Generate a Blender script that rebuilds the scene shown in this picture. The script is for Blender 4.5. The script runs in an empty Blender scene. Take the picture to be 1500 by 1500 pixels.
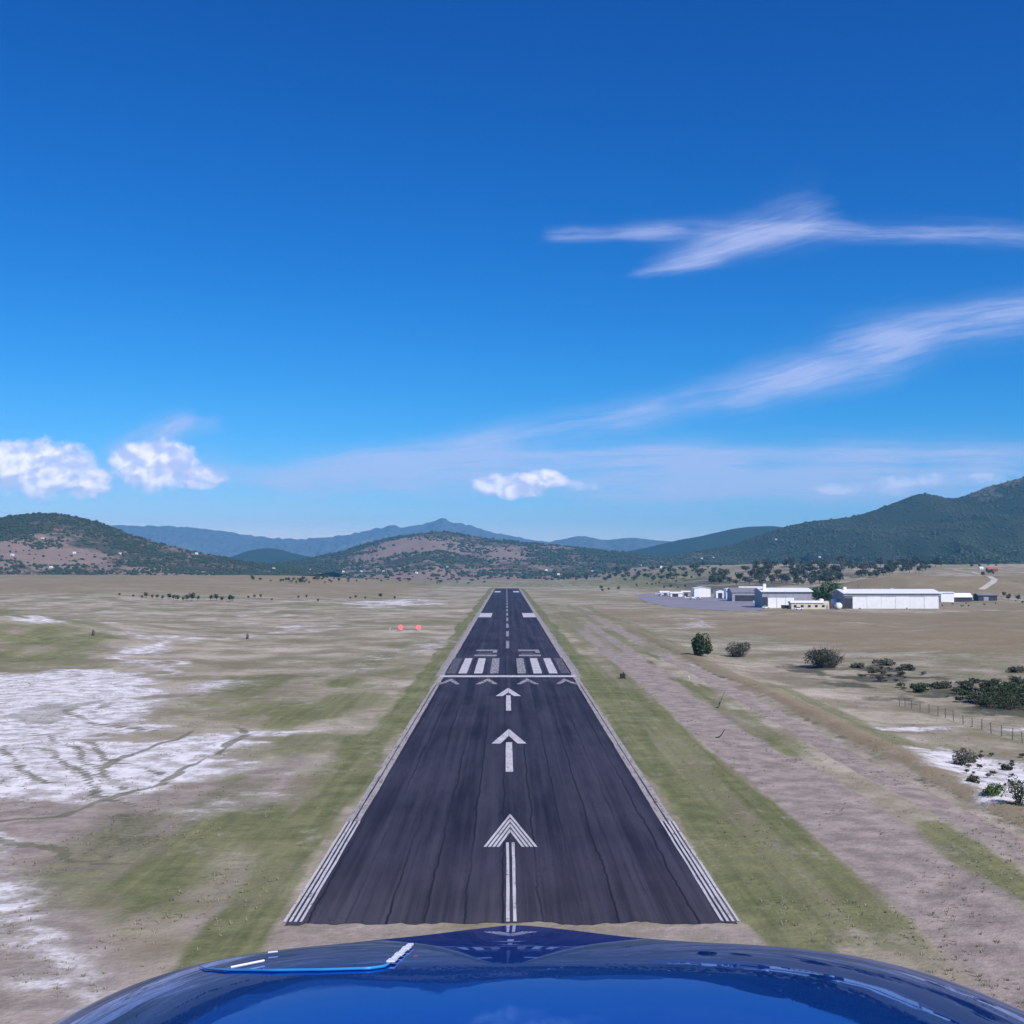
import bpy, bmesh, math, random
import numpy as np
from mathutils import Vector, Matrix
from mathutils.bvhtree import BVHTree

R = math.radians
random.seed(7)
rng = np.random.default_rng(7)
scene = bpy.context.scene
COL = scene.collection

# ------------------------------------------------------------------ camera
EYE = Vector((-0.34, 0.0, 23.5))
PITCH, YAW, LENS = R(2.723), R(0.263), 41.88
cam_data = bpy.data.cameras.new("camera")
cam_data.lens = LENS
cam_data.sensor_width = 36
cam_data.clip_start = 0.05
cam_data.clip_end = 60000
cam = bpy.data.objects.new("camera", cam_data)
cam.location = EYE
cam.rotation_euler = (R(90) + PITCH, 0, -YAW)
COL.objects.link(cam)
scene.camera = cam
CAMROT = cam.rotation_euler.to_matrix()
FPX = LENS / 36 * 1500


def ray(px, py):
    """Direction of a line of sight of the photograph (1500 px wide)."""
    return (CAMROT @ Vector((px - 750, 750 - py, -FPX))).normalized()


def at(px, py, Y):
    """The world point on that line of sight at the distance Y down the runway."""
    d = ray(px, py)
    return EYE + d * (Y / d.y)


def flat(px, py):
    """Where it meets the level plain."""
    d = ray(px, py)
    return EYE + d * (-EYE.z / d.z)


# ------------------------------------------------------------------ world, sun, exposure
SUN_EL, SUN_AZ = 45.0, 142.0            # azimuth clockwise from the runway direction (+Y)
SKY_STRENGTH = 0.10
scene.view_settings.view_transform = 'Standard'
scene.view_settings.look = 'None'
scene.view_settings.exposure = 0.0
scene.view_settings.gamma = 1.0
scene.cycles.use_denoising = True
scene.cycles.max_bounces = 6
scene.cycles.volume_bounces = 1

sun_dir = Vector((math.sin(R(SUN_AZ)) * math.cos(R(SUN_EL)), math.cos(R(SUN_AZ)) * math.cos(R(SUN_EL)), math.sin(R(SUN_EL))))
sl = bpy.data.lights.new("sun", 'SUN')
sl.energy = 4.7
sl.angle = R(0.5)
sl.color = (1.0, 0.945, 0.87)
so = bpy.data.objects.new("sun", sl)
so.rotation_euler = sun_dir.to_track_quat('Z', 'Y').to_euler()
so.location = (0, 0, 300)
COL.objects.link(so)


class NT:
    """Small helper to write node trees as expressions."""

    def __init__(self, tree):
        self.t, self.n, self.l = tree, tree.nodes, tree.links

    def put(self, sock, v):
        if isinstance(v, (int, float)):
            sock.default_value = v
        elif isinstance(v, (tuple, list)):
            if sock.type == 'RGBA' and len(v) == 3:
                v = tuple(v) + (1,)
            sock.default_value = v
        else:
            self.l.new(v, sock)

    def m(self, op, a, b=None, c=None, clamp=False):
        nd = self.n.new('ShaderNodeMath')
        nd.operation = op
        nd.use_clamp = clamp
        for i, v in enumerate((a, b, c)):
            if v is not None:
                self.put(nd.inputs[i], v)
        return nd.outputs[0]

    def add(self, *a):
        r = a[0]
        for x in a[1:]:
            r = self.m('ADD', r, x)
        return r

    def mul(self, *a):
        r = a[0]
        for x in a[1:]:
            r = self.m('MULTIPLY', r, x)
        return r

    def sub(self, a, b):
        return self.m('SUBTRACT', a, b)

    def step(self, lo, hi, x):
        nd = self.n.new('ShaderNodeMapRange')
        nd.interpolation_type = 'SMOOTHSTEP'
        self.put(nd.inputs['Value'], x)
        self.put(nd.inputs['From Min'], lo)
        self.put(nd.inputs['From Max'], hi)
        return nd.outputs[0]

    def mix(self, f, a, b, mode='MIX'):
        nd = self.n.new('ShaderNodeMix')
        nd.data_type = 'RGBA'
        nd.blend_type = mode
        nd.clamp_factor = True
        self.put(nd.inputs[0], f)
        self.put(nd.inputs[6], a)
        self.put(nd.inputs[7], b)
        return nd.outputs[2]

    def noise(self, vec, scale, detail=4, rough=0.55, dist=0.0, w=None):
        nd = self.n.new('ShaderNodeTexNoise')
        self.put(nd.inputs['Vector'], vec)
        nd.inputs['Scale'].default_value = scale
        nd.inputs['Detail'].default_value = detail
        nd.inputs['Roughness'].default_value = rough
        nd.inputs['Distortion'].default_value = dist
        return nd.outputs['Fac']

    def vec(self, x, y, z):
        nd = self.n.new('ShaderNodeCombineXYZ')
        for i, v in enumerate((x, y, z)):
            self.put(nd.inputs[i], v)
        return nd.outputs[0]

    def sep(self, v):
        nd = self.n.new('ShaderNodeSeparateXYZ')
        self.l.new(v, nd.inputs[0])
        return nd.outputs

    def vmul(self, v, s):
        nd = self.n.new('ShaderNodeVectorMath')
        nd.operation = 'MULTIPLY'
        self.l.new(v, nd.inputs[0])
        nd.inputs[1].default_value = s
        return nd.outputs[0]


def build_world():
    w = bpy.data.worlds.new("World")
    scene.world = w
    w.use_nodes = True
    w.node_tree.nodes.clear()
    n = NT(w.node_tree)
    out = n.n.new('ShaderNodeOutputWorld')
    bg = n.n.new('ShaderNodeBackground')
    bg.inputs['Strength'].default_value = SKY_STRENGTH
    n.l.new(bg.outputs[0], out.inputs[0])
    sky = n.n.new('ShaderNodeTexSky')
    sky.sky_type = 'NISHITA'
    sky.sun_disc = False
    sky.sun_elevation = R(SUN_EL)
    sky.sun_rotation = R(SUN_AZ)
    sky.altitude = 900
    sky.air_density = 1.0
    sky.dust_density = 0.15
    sky.ozone_density = 2.5
    k = SKY_STRENGTH
    tc = n.n.new('ShaderNodeTexCoord')
    x, y, z = n.sep(tc.outputs['Generated'])
    # the deep polarised blue of this clear mountain air
    ch = n.sep(sky.outputs[0])
    chan = [n.m('MINIMUM', n.mul(n.m('POWER', n.mul(c, k), g_), a_ / k), 1.2 / k) for c, g_, a_ in zip(ch, SKY_GAMMA, SKY_GAIN)]
    col = n.vec(*chan)
    ys = n.m('MAXIMUM', y, 0.05)
    u, v = n.m('DIVIDE', x, ys), n.m('DIVIDE', z, ys)
    front = n.step(0.15, 0.4, y)
    uv = n.vec(u, v, 0.0)

    def pt(px, py):
        d = ray(px, py)
        return d.x / d.y, d.z / d.y
    warp = n.sub(n.noise(n.vec(n.mul(u, 7), n.mul(v, 16), 3.3), 1.0, 3), 0.5)
    warp2 = n.sub(n.noise(n.vec(n.mul(u, 18), n.mul(v, 70), 9.3), 1.0, 4), 0.5)
    # thin cirrus streaks, each with its own direction, breadth and strength
    streaks = [
        (785, 343, 1010, 336, 7, 7, .42), (900, 338, 1120, 338, 9, 14, .26), (915, 406, 1060, 376, 4, 9, .40), (945, 392, 1225, 305, 9, 26, .46), (990, 384, 1190, 326, 9, 11, .40),
        (1085, 334, 1570, 346, 8, 11, .50), (1010, 352, 1180, 330, 16, 16, .24),
        (880, 620, 1250, 528, 16, 20, .42), (1040, 584, 1380, 488, 20, 26, .44), (1200, 510, 1590, 450, 20, 22, .56), (1130, 562, 1330, 532, 12, 20, .28), (1330, 470, 1560, 440, 9, 10, .30),
        (640, 655, 980, 600, 13, 17, .44), (400, 690, 800, 640, 12, 13, .52), (380, 712, 800, 664, 18, 18, .44), (330, 702, 620, 690, 12, 16, .40),
        (520, 688, 1100, 684, 18, 26, .58), (900, 690, 1600, 696, 24, 34, .72), (380, 705, 1500, 716, 16, 22, .34), (640, 668, 1560, 664, 7, 10, .40), (760, 724, 1350, 722, 9, 12, .36),
        (-60, 692, 350, 694, 20, 22, .42), (150, 668, 290, 610, 12, 13, .62), (210, 640, 330, 622, 6, 9, .34), (270, 690, 470, 706, 10, 12, .46)]
    tot = None
    for (x0, y0, x1, y1, w0, w1, st) in streaks:
        ax, ay = pt(x0, y0)
        bx, by = pt(x1, y1)
        L = math.hypot(bx - ax, by - ay)
        ux, uy = (bx - ax) / L, (by - ay) / L
        du, dv = n.sub(u, ax), n.sub(v, ay)
        t = n.m('DIVIDE', n.add(n.mul(du, ux), n.mul(dv, uy)), L)
        s = n.add(n.mul(du, -uy), n.mul(dv, ux))
        s = n.add(s, n.mul(warp, 0.013), n.mul(warp2, 0.008))
        wd = n.add(1.25 * w0 / FPX, n.mul(t, 1.25 * (w1 - w0) / FPX))
        q = n.m('DIVIDE', s, n.m('MAXIMUM', wd, 0.001))
        prof = n.m('POWER', 2.718, n.mul(n.mul(q, q), -0.9))
        tw = n.add(t, n.mul(warp2, 0.35))
        ends = n.mul(n.step(-0.04, 0.22, tw), n.step(1.06, 0.78, tw))
        # fibres that run along the streak
        fib = n.noise(n.vec(n.mul(t, L * 11), n.mul(s, 190), ax * 9), 1.0, 5, 0.66)
        one = n.mul(prof, ends, st, n.step(0.12, 0.85, fib), 1.22)
        tot = one if tot is None else n.add(tot, one)
    veil = n.add(0.55, n.mul(n.noise(n.vec(n.mul(u, 9), n.mul(v, 34), 5.0), 1.0, 4, 0.6), 0.9))
    tot = n.mul(n.m('MINIMUM', n.mul(tot, veil), 0.66), front)
    col = n.mix(tot, col, (.60 / k, .66 / k, 1.0 / k))

    # small fair-weather cumulus
    heaps = [(60, 688, 85, 42), (130, 705, 40, 24), (10, 672, 45, 28), (225, 683, 66, 38), (285, 700, 48, 18), (190, 672, 34, 22),
             (752, 713, 56, 19), (795, 703, 38, 15), (850, 712, 40, 9), (1312, 712, 48, 18), (1365, 704, 34, 14), (978, 716, 20, 7), (1230, 716, 40, 10), (1440, 700, 50, 9)]
    m = far_m = None
    for (cx, cy, rx, ry) in heaps:
        ax, ay = pt(cx, cy)
        a, b = n.m('DIVIDE', n.sub(u, ax), rx / FPX), n.m('DIVIDE', n.sub(v, ay), ry / FPX)
        e = n.sub(1.0, n.add(n.mul(a, a), n.mul(b, b)))
        if cx > 840:
            far_m = e if far_m is None else n.m('SMOOTH_MAX', far_m, e, 0.2)
        else:
            m = e if m is None else n.m('SMOOTH_MAX', m, e, 0.2)
    far_m = n.m('MAXIMUM', far_m, -1.0)
    m = n.m('MAXIMUM', m, -1.0)

    def puff(ou, ov):
        p = n.vec(n.add(u, ou), n.mul(n.add(v, ov), 1.25), 0.7)
        return n.noise(p, 52, det, 0.56, 0.2)
    det = 6
    p0 = puff(0, 0)
    det = 2.5
    s0, s1 = puff(0, 0), puff(0.0045, 0.006)
    dens = n.add(m, 0.42, n.mul(n.sub(p0, 0.5), 2.3))
    far_d = n.add(far_m, 0.1, n.mul(n.sub(p0, 0.5), 3.0))
    alpha = n.mul(n.m('MAXIMUM', n.step(0.12, 0.85, dens), n.mul(n.step(0.1, 1.2, far_d), 0.5)), front)
    lit = n.step(-0.16, 0.16, n.sub(s0, s1))
    lit = n.mul(lit, n.add(0.45, n.mul(n.step(0.5, 1.6, dens), 0.55)))
    ccol = n.mix(lit, (.66 / k, .74 / k, 1.10 / k), (1.38 / k, 1.30 / k, 1.42 / k))
    col = n.mix(n.mul(alpha, 0.9), col, ccol)
    n.l.new(col, bg.inputs['Color'])


SKY_GAMMA, SKY_GAIN = (3.0, 1.5, 1.12), (1.60, 1.06, 1.36)
build_world()


# ------------------------------------------------------------------ helpers
def tag(o, label=None, cat=None, group=None, kind=None):
    if label: o['label'] = label
    if cat: o['category'] = cat
    if group: o['group'] = group
    if kind: o['kind'] = kind
    return o


def empty(name, loc, rz=0.0):
    o = bpy.data.objects.new(name, None)
    o.location = loc
    o.rotation_euler = (0, 0, rz)
    COL.objects.link(o)
    return o


def link(name, me, parent=None, loc=None, rz=None):
    o = bpy.data.objects.new(name, me)
    COL.objects.link(o)
    if parent: o.parent = parent
    if loc is not None: o.location = loc
    if rz is not None: o.rotation_euler = (0, 0, rz)
    return o


def copy_tree(o, parent=None):
    c = o.copy()
    COL.objects.link(c)
    if parent: c.parent = parent
    for ch in list(o.children):
        copy_tree(ch, c)
    return c


def np_mesh(name, verts, faces, mats=(), smooth=False):
    """A mesh out of arrays; faces is one (n,k) array or a list of them."""
    me = bpy.data.meshes.new(name)
    verts = np.asarray(verts, dtype=np.float32)
    fl = faces if isinstance(faces, list) else [faces]
    fl = [np.asarray(f, dtype=np.int32) for f in fl if len(f)]
    loops = np.concatenate([f.ravel() for f in fl])
    tot = np.concatenate([np.full(len(f), f.shape[1], dtype=np.int32) for f in fl])
    start = np.concatenate([[0], np.cumsum(tot)[:-1]]).astype(np.int32)
    me.vertices.add(len(verts))
    me.vertices.foreach_set('co', verts.ravel())
    me.loops.add(len(loops))
    me.loops.foreach_set('vertex_index', loops)
    me.polygons.add(len(tot))
    me.polygons.foreach_set('loop_start', start)
    me.polygons.foreach_set('loop_total', tot)
    me.update(calc_edges=True)
    if smooth:
        me.polygons.foreach_set('use_smooth', np.ones(len(tot), dtype=bool))
    for m in mats:
        me.materials.append(m)
    return me


class MB:
    """Collects shapes that become ONE mesh object."""

    def __init__(self):
        self.bm = bmesh.new()

    def box(self, x0, x1, y0, y1, z0, z1, bevel=0.0):
        r = bmesh.ops.create_cube(self.bm, size=1.0)
        vs = r['verts']
        for v in vs:
            v.co = Vector(((x0 + x1) / 2 + v.co.x * (x1 - x0), (y0 + y1) / 2 + v.co.y * (y1 - y0), (z0 + z1) / 2 + v.co.z * (z1 - z0)))
        if bevel:
            es = {e for v in vs for e in v.link_edges}
            bmesh.ops.bevel(self.bm, geom=list(es), offset=bevel, segments=2, affect='EDGES', profile=0.6)
        return self

    def poly(self, pts, z=None):
        vs = [self.bm.verts.new(p if z is None else (p[0], p[1], z)) for p in pts]
        self.bm.faces.new(vs)
        return self

    def prism(self, prof, axis, a, b):
        """Extrude a closed 2D profile along an axis from a to b."""
        def mk(p, t):
            return {'x': (t, p[0], p[1]), 'y': (p[0], t, p[1]), 'z': (p[0], p[1], t)}[axis]
        A = [self.bm.verts.new(mk(p, a)) for p in prof]
        B = [self.bm.verts.new(mk(p, b)) for p in prof]
        k = len(prof)
        self.bm.faces.new(A[::-1])
        self.bm.faces.new(B)
        for i in range(k):
            self.bm.faces.new((A[i], A[(i + 1) % k], B[(i + 1) % k], B[i]))
        return self

    def tube(self, pts, rad, seg=8):
        pts = [Vector(p) for p in pts]
        rad = rad if isinstance(rad, (list, tuple)) else [rad] * len(pts)
        rings = []
        for i, p in enumerate(pts):
            d = (pts[min(i + 1, len(pts) - 1)] - pts[max(i - 1, 0)]).normalized()
            up = Vector((0, 0, 1)) if abs(d.z) < 0.95 else Vector((1, 0, 0))
            s = d.cross(up).normalized()
            t = s.cross(d)
            rings.append([self.bm.verts.new(p + (s * math.cos(2 * math.pi * k / seg) + t * math.sin(2 * math.pi * k / seg)) * rad[i]) for k in range(seg)])
        for a, b in zip(rings, rings[1:]):
            for k in range(seg):
                self.bm.faces.new((a[k], a[(k + 1) % seg], b[(k + 1) % seg], b[k]))
        self.bm.faces.new(rings[0][::-1])
        self.bm.faces.new(rings[-1])
        return self

    def build(self, name, mat, parent=None, smooth=False, loc=None, rz=None):
        me = bpy.data.meshes.new(name)
        bmesh.ops.recalc_face_normals(self.bm, faces=self.bm.faces[:])
        self.bm.to_mesh(me)
        self.bm.free()
        if mat: me.materials.append(mat)
        if smooth:
            me.polygons.foreach_set('use_smooth', np.ones(len(me.polygons), dtype=bool))
        return link(name, me, parent, loc, rz)


# value noise in numpy
def _hash(ix, iy, seed):
    h = (ix.astype(np.int64) * 374761393 + iy.astype(np.int64) * 668265263 + seed * 974634777) & 0xFFFFFFFF
    h = ((h ^ (h >> 13)) * 1274126177) & 0xFFFFFFFF
    h = h ^ (h >> 16)
    return (h & 0xFFFF) / 65535.0


def vnoise(x, y, seed=0):
    ix, iy = np.floor(x), np.floor(y)
    fx, fy = x - ix, y - iy
    fx, fy = fx * fx * fx * (fx * (fx * 6 - 15) + 10), fy * fy * fy * (fy * (fy * 6 - 15) + 10)
    a, b = _hash(ix, iy, seed), _hash(ix + 1, iy, seed)
    c, d = _hash(ix, iy + 1, seed), _hash(ix + 1, iy + 1, seed)
    return (a + (b - a) * fx) * (1 - fy) + (c + (d - c) * fx) * fy


def fbm(x, y, seed=0, octv=5, gain=0.5):
    s, a, t = 0.0, 1.0, 0.0
    for o in range(octv):
        s = s + a * vnoise(x, y, seed + o * 17)
        t += a
        a *= gain
        x, y = x * 2.03 + 5.1, y * 2.03 + 1.7
    return s / t


def sstep(a, b, x):
    t = np.clip((np.asarray(x, dtype=float) - a) / (b - a), 0, 1)
    return t * t * (3 - 2 * t)


# ------------------------------------------------------------------ materials
def new_mat(name):
    m = bpy.data.materials.new(name)
    m.use_nodes = True
    n = NT(m.node_tree)
    b = m.node_tree.nodes['Principled BSDF']
    return m, n, b


def pos(n):
    return n.n.new('ShaderNodeNewGeometry').outputs['Position']


def objco(n):
    return n.n.new('ShaderNodeTexCoord').outputs['Object']


def bump(n, b, h, strength=0.4, dist=0.1):
    bp = n.n.new('ShaderNodeBump')
    bp.inputs['Strength'].default_value = strength
    bp.inputs['Distance'].default_value = dist
    n.l.new(h, bp.inputs['Height'])
    n.l.new(bp.outputs[0], b.inputs['Normal'])


def plain(name, c, rough=0.6, var=0.15, scale=3.0, metal=0.0, spec=0.5):
    """Weathered single-colour surface."""
    m, n, b = new_mat(name)
    p = objco(n)
    f = n.noise(p, scale, 5, 0.6)
    d = tuple(v * (1 - var) for v in c)
    e = tuple(min(1, v * (1 + var)) for v in c)
    n.put(b.inputs['Base Color'], n.mix(n.step(0.25, 0.75, f), d, e))
    b.inputs['Roughness'].default_value = rough
    b.inputs['Metallic'].default_value = metal
    b.inputs['Specular IOR Level'].default_value = spec
    return m


def leaf_mat(name, c1, c2):
    m, n, b = new_mat(name)
    oi = n.n.new('ShaderNodeObjectInfo')
    f = n.noise(pos(n), 0.5, 3, 0.6)
    f = n.add(n.mul(f, 0.7), n.mul(oi.outputs['Random'], 0.3))
    n.put(b.inputs['Base Color'], n.mix(n.step(0.3, 0.7, f), c1, c2))
    b.inputs['Roughness'].default_value = 0.7
    b.inputs['Specular IOR Level'].default_value = 0.2
    return m


def ground_mat():
    m, n, b = new_mat("ground_soil")
    p = pos(n)
    x, y, z = n.sep(p)
    a1 = n.n.new('ShaderNodeAttribute'); a1.attribute_name = 'cover'
    a2 = n.n.new('ShaderNodeAttribute'); a2.attribute_name = 'extra'
    s, g, d = n.sep(a1.outputs['Vector'])
    k, t, f = n.sep(a2.outputs['Vector'])          # scrub, dark tracks, fawn (warm dry grass)
    n0 = n.noise(p, 0.013, 4, 0.55)
    n1 = n.noise(p, 0.055, 6, 0.62)
    n2 = n.noise(p, 0.33, 6, 0.65)
    n3 = n.noise(p, 1.7, 5, 0.65)
    lanes = n.noise(n.vec(n.mul(x, 0.9), n.mul(y, 0.022), 0.0), 1.0, 4, 0.6)   # mower and tyre passes along the strip
    jit = n.add(n.mul(n.sub(n1, 0.5), 0.9), n.mul(n.sub(n2, 0.5), 0.9), n.mul(n.sub(n3, 0.5), 0.45))

    def mask(a, lo=0.36, hi=0.64, amt=1.0):
        return n.step(lo, hi, n.add(a, n.mul(jit, amt)))
    dry = n.mix(n.step(0.35, 0.65, n1), C_DRY1, C_DRY2)
    dry = n.mix(n.mul(n.step(0.38, 0.64, n.add(n.mul(n0, 0.55), n.mul(n2, 0.45))), 0.85), dry, C_OLIVE)
    col = n.mix(n.mul(mask(f, .3, .7, .7), 0.8), dry, n.mix(n2, C_FAWN1, C_FAWN2))
    dirt = n.mix(n.step(0.3, 0.7, n2), C_DIRT1, C_DIRT2)
    col = n.mix(mask(d, .3, .7, .8), col, dirt)
    grn = n.mix(n.step(0.36, 0.64, n.add(n.mul(lanes, 0.32), n.mul(n2, 0.40), n.mul(n1, 0.28))), C_GRN1, C_GRN2)
    col = n.mix(n.mul(mask(g, .25, .75, .75), 0.9), col, grn)
    col = n.mix(n.mul(n.step(0.10, 0.55, n.add(s, n.mul(jit, .7))), 0.75), col, n.mix(n2, (.36, .31, .285), (.47, .415, .385)))
    snd = n.mix(n.step(0.35, 0.6, n2), C_SAND1, C_SAND2)
    col = n.mix(mask(s, .28, .70, .85), col, snd)
    col = n.mix(n.mul(mask(k, .34, .66, .9), 0.9), col, n.mix(n3, C_SCR1, C_SCR2))
    col = n.mix(n.mul(mask(t, .35, .65, .6), 0.8), col, n.mix(n2, C_TRK1, C_TRK2))
    specks = n.mul(n.step(0.57, 0.63, n.noise(p, 0.75, 5, 0.75)), n.step(0.2, 0.5, s), n.step(0.40, 0.6, n1))
    col = n.mix(n.mul(specks, 0.8), col, C_TRK1)
    # clumps of weeds and bare spots at the scale of a stride
    weeds = n.mul(n.step(0.60, 0.70, n.noise(p, 0.85, 4, 0.7)), n.step(0.42, 0.6, n1))
    col = n.mix(n.mul(weeds, n.sub(1.0, n.mul(d, 0.5)), 0.6), col, C_OLIVE)
    mott = n.step(0.54, 0.66, n.noise(p, 0.42, 5, 0.72))
    col = n.mix(n.mul(mott, n.step(0.35, 0.6, n0), n.sub(1.0, n.mul(d, 0.7)), 0.5), col, (.135, .122, .078))
    pale = n.step(0.57, 0.7, n.noise(n.vmul(p, (1.0, 0.6, 1.0)), 0.21, 5, 0.7))
    col = n.mix(n.mul(pale, n.sub(1.0, n.mul(d, 0.8)), 0.35), col, (.46, .40, .36))
    fine = n.add(0.62, n.mul(n.noise(p, 3.6, 4, 0.75), 0.34), n.mul(n2, 0.42))
    col = n.mix(1.0, col, n.vec(fine, fine, fine), 'MULTIPLY')
    n.put(b.inputs['Base Color'], col)
    b.inputs['Roughness'].default_value = 0.95
    b.inputs['Specular IOR Level'].default_value = 0.1
    bump(n, b, n.add(n.mul(n2, 1.2), n.mul(n3, 0.5)), 0.55, 0.5)
    return m


C_DRY1, C_DRY2 = (.262, .216, .155), (.55, .465, .378)
C_OLIVE = (.185, .176, .090)
C_FAWN1, C_FAWN2 = (.305, .232, .145), (.215, .172, .098)
C_DIRT1, C_DIRT2 = (.26, .212, .188), (.40, .328, .285)
C_GRN1, C_GRN2 = (.098, .118, .042), (.230, .225, .105)
C_SAND1, C_SAND2 = (.47, .425, .405), (.78, .74, .745)
C_SCR1, C_SCR2 = (.055, .060, .042), (.120, .108, .085)
C_TRK1, C_TRK2 = (.115, .115, .065), (.20, .18, .12)


def asphalt_mat():
    m, n, b = new_mat("asphalt")
    p = pos(n)
    x, y, z = n.sep(p)
    big = n.noise(p, 0.05, 4, 0.6)
    fine = n.noise(p, 5.0, 4, 0.7)
    lane = n.noise(n.vec(n.mul(x, 0.55), n.mul(y, 0.006), 0.0), 1.0, 5, 0.65)
    streak = n.noise(n.vec(n.mul(x, 1.9), n.mul(y, 0.02), 4.0), 1.0, 5, 0.7)
    patch = n.noise(n.vec(n.mul(x, 0.33), n.mul(y, 0.045), 6.0), 1.0, 5, 0.65)
    f = n.add(n.mul(lane, 0.38), n.mul(streak, 0.14), n.mul(big, 0.13), n.mul(patch, 0.25), n.mul(fine, 0.10))
    col = n.mix(n.step(0.39, 0.61, f), (.011, .010, .023), (.056, .050, .076))
    # dust tracked onto the near end of the runway
    dust = n.mul(n.step(125, 70, n.add(y, n.mul(big, 30))), n.step(0.3, 0.7, n.add(n.mul(big, .5), n.mul(streak, .5))))
    col = n.mix(n.mul(dust, 0.75), col, (.125, .108, .115))
    # sealed paving seams, wandering a little
    wob = n.mul(n.sub(n.noise(n.vec(0.0, n.mul(y, 0.07), n.m('FLOOR', n.m('DIVIDE', x, 2.6))), 1.0, 5, 0.7), 0.5), 1.2)
    fr = n.m('PINGPONG', n.add(x, wob, 0.6), 1.3)
    seam = n.mul(n.step(0.13, 0.03, fr), n.step(0.34, 0.56, n.noise(n.vec(n.mul(x, 0.35), n.mul(y, 0.012), 8.0), 1.0, 3, 0.6)))
    col = n.mix(n.mul(seam, 0.9), col, (.008, .008, .014))
    cr = n.noise(n.vec(n.mul(x, 0.8), n.mul(y, 0.33), 2.0), 1.0, 3, 0.6)
    crack = n.mul(n.step(0.008, 0.002, n.m('ABSOLUTE', n.sub(cr, 0.5))), n.step(0.5, 0.6, big))
    col = n.mix(n.mul(crack, 0.8), col, (.010, .010, .016))
    n.put(b.inputs['Base Color'], col)
    b.inputs['Roughness'].default_value = 0.85
    b.inputs['Specular IOR Level'].default_value = 0.25
    bump(n, b, fine, 0.3, 0.02)
    return m


def paint_mat(name, c, wear, dark=(.06, .055, .07)):
    m, n, b = new_mat(name)
    p = pos(n)
    x, y, z = n.sep(p)
    f = n.add(n.mul(n.noise(p, 1.6, 5, 0.7), 0.5), n.mul(n.noise(n.vec(n.mul(x, 3.0), n.mul(y, 0.35), 1.0), 1.0, 4, 0.7), 0.5))
    g = n.noise(p, 0.3, 4, 0.6)
    col = n.mix(n.step(0.3, 0.7, g), tuple(v * 0.8 for v in c), c)
    col = n.mix(n.step(wear - 0.06, wear + 0.08, f), dark, col)
    n.put(b.inputs['Base Color'], col)
    b.inputs['Roughness'].default_value = 0.8
    b.inputs['Specular IOR Level'].default_value = 0.2
    return m


def hill_mat(name, soil1, soil2, green1, green2, bias, scale=0.004):
    m, n, b = new_mat(name)
    p = pos(n)
    n1 = n.noise(p, scale, 6, 0.62)
    n2 = n.noise(p, scale * 9, 5, 0.7)
    n3 = n.noise(p, scale * 40, 3, 0.7)
    a = n.n.new('ShaderNodeAttribute'); a.attribute_name = 'bare'
    f = n.add(n.mul(n1, 0.45), n.mul(n2, 0.35), n.mul(n3, 0.2), n.mul(a.outputs['Fac'], 0.35))
    col = n.mix(n.step(bias - 0.05, bias + 0.05, f), n.mix(n2, green1, green2), n.mix(n3, soil1, soil2))
    n.put(b.inputs['Base Color'], col)
    b.inputs['Roughness'].default_value = 0.95
    b.inputs['Specular IOR Level'].default_value = 0.1
    return m


def glossy_blue():
    m, n, b = new_mat("blue_aircraft_paint")
    p = objco(n)
    f = n.noise(p, 3.0, 4, 0.6)
    # a metallic blue lacquer: its mirror image is blue, and turns clear only at the most grazing angles
    n.put(b.inputs['Base Color'], n.mix(f, (.0004, .042, .33), (.0008, .048, .37)))
    b.inputs['Metallic'].default_value = 0.74
    n.put(b.inputs['Roughness'], n.add(0.012, n.mul(n.step(0.45, 0.75, n.noise(p, 6.0, 5, 0.7)), 0.045)))
    b.inputs['Specular IOR Level'].default_value = 0.0
    b.inputs['Specular Tint'].default_value = (.41, .69, .95, 1)
    bp = n.n.new('ShaderNodeBump')
    bp.inputs['Strength'].default_value = 0.12
    bp.inputs['Distance'].default_value = 0.002
    n.l.new(n.noise(n.vmul(p, (1.0, 0.35, 1.0)), 9.0, 3, 0.5), bp.inputs['Height'])
    n.l.new(bp.outputs[0], b.inputs['Normal'])
    return m


M = {}
M['ground'] = ground_mat()
M['asphalt'] = asphalt_mat()
M['paint'] = paint_mat("runway_paint", (.60, .57, .60), 0.40)
M['paint_worn'] = paint_mat("worn_runway_paint", (.42, .40, .43), 0.47)
M['paint_faint'] = paint_mat("faded_runway_paint", (.24, .22, .26), 0.52)
M['edge_dust'] = paint_mat('dusty_edge_paint', (.42, .375, .36), 0.43, (.11, .095, .09))
M['paint_number'] = paint_mat('faded_number_paint', (.36, .34, .37), 0.44)
M['shoulder'] = paint_mat("gravel_shoulder", (.34, .30, .29), 0.40, (.20, .18, .16))
M['apron'] = plain("apron_concrete", (.24, .22, .25), 0.9, 0.15, 0.03)
M['white'] = plain("white_metal", (.88, .87, .87), 0.5, 0.05, 0.4)
M['redbox'] = plain('red_light_housing', (.40, .07, .06), 0.5, 0.1, 2.0)
M['white_roof'] = plain("white_roof_metal", (.88, .88, .88), 0.45, 0.05, 0.3)
M['grey'] = plain("grey_cladding", (.33, .33, .37), 0.7, 0.15, 0.4)
M['dark'] = plain("dark_interior", (.045, .04, .055), 0.9, 0.3, 0.5)
M['greyroof'] = plain("weathered_roof", (.22, .21, .23), 0.8, 0.2, 0.2)
M['cream'] = plain("cream_render", (.66, .58, .45), 0.8, 0.1, 0.4)
M['red'] = plain("red_paint", (.35, .06, .04), 0.6, 0.15, 0.5)
M['redroof'] = plain("red_tile", (.36, .13, .09), 0.85, 0.2, 0.4)
M['glass'] = plain("dark_glass", (.02, .025, .035), 0.1, 0.1, 1.0)
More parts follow.
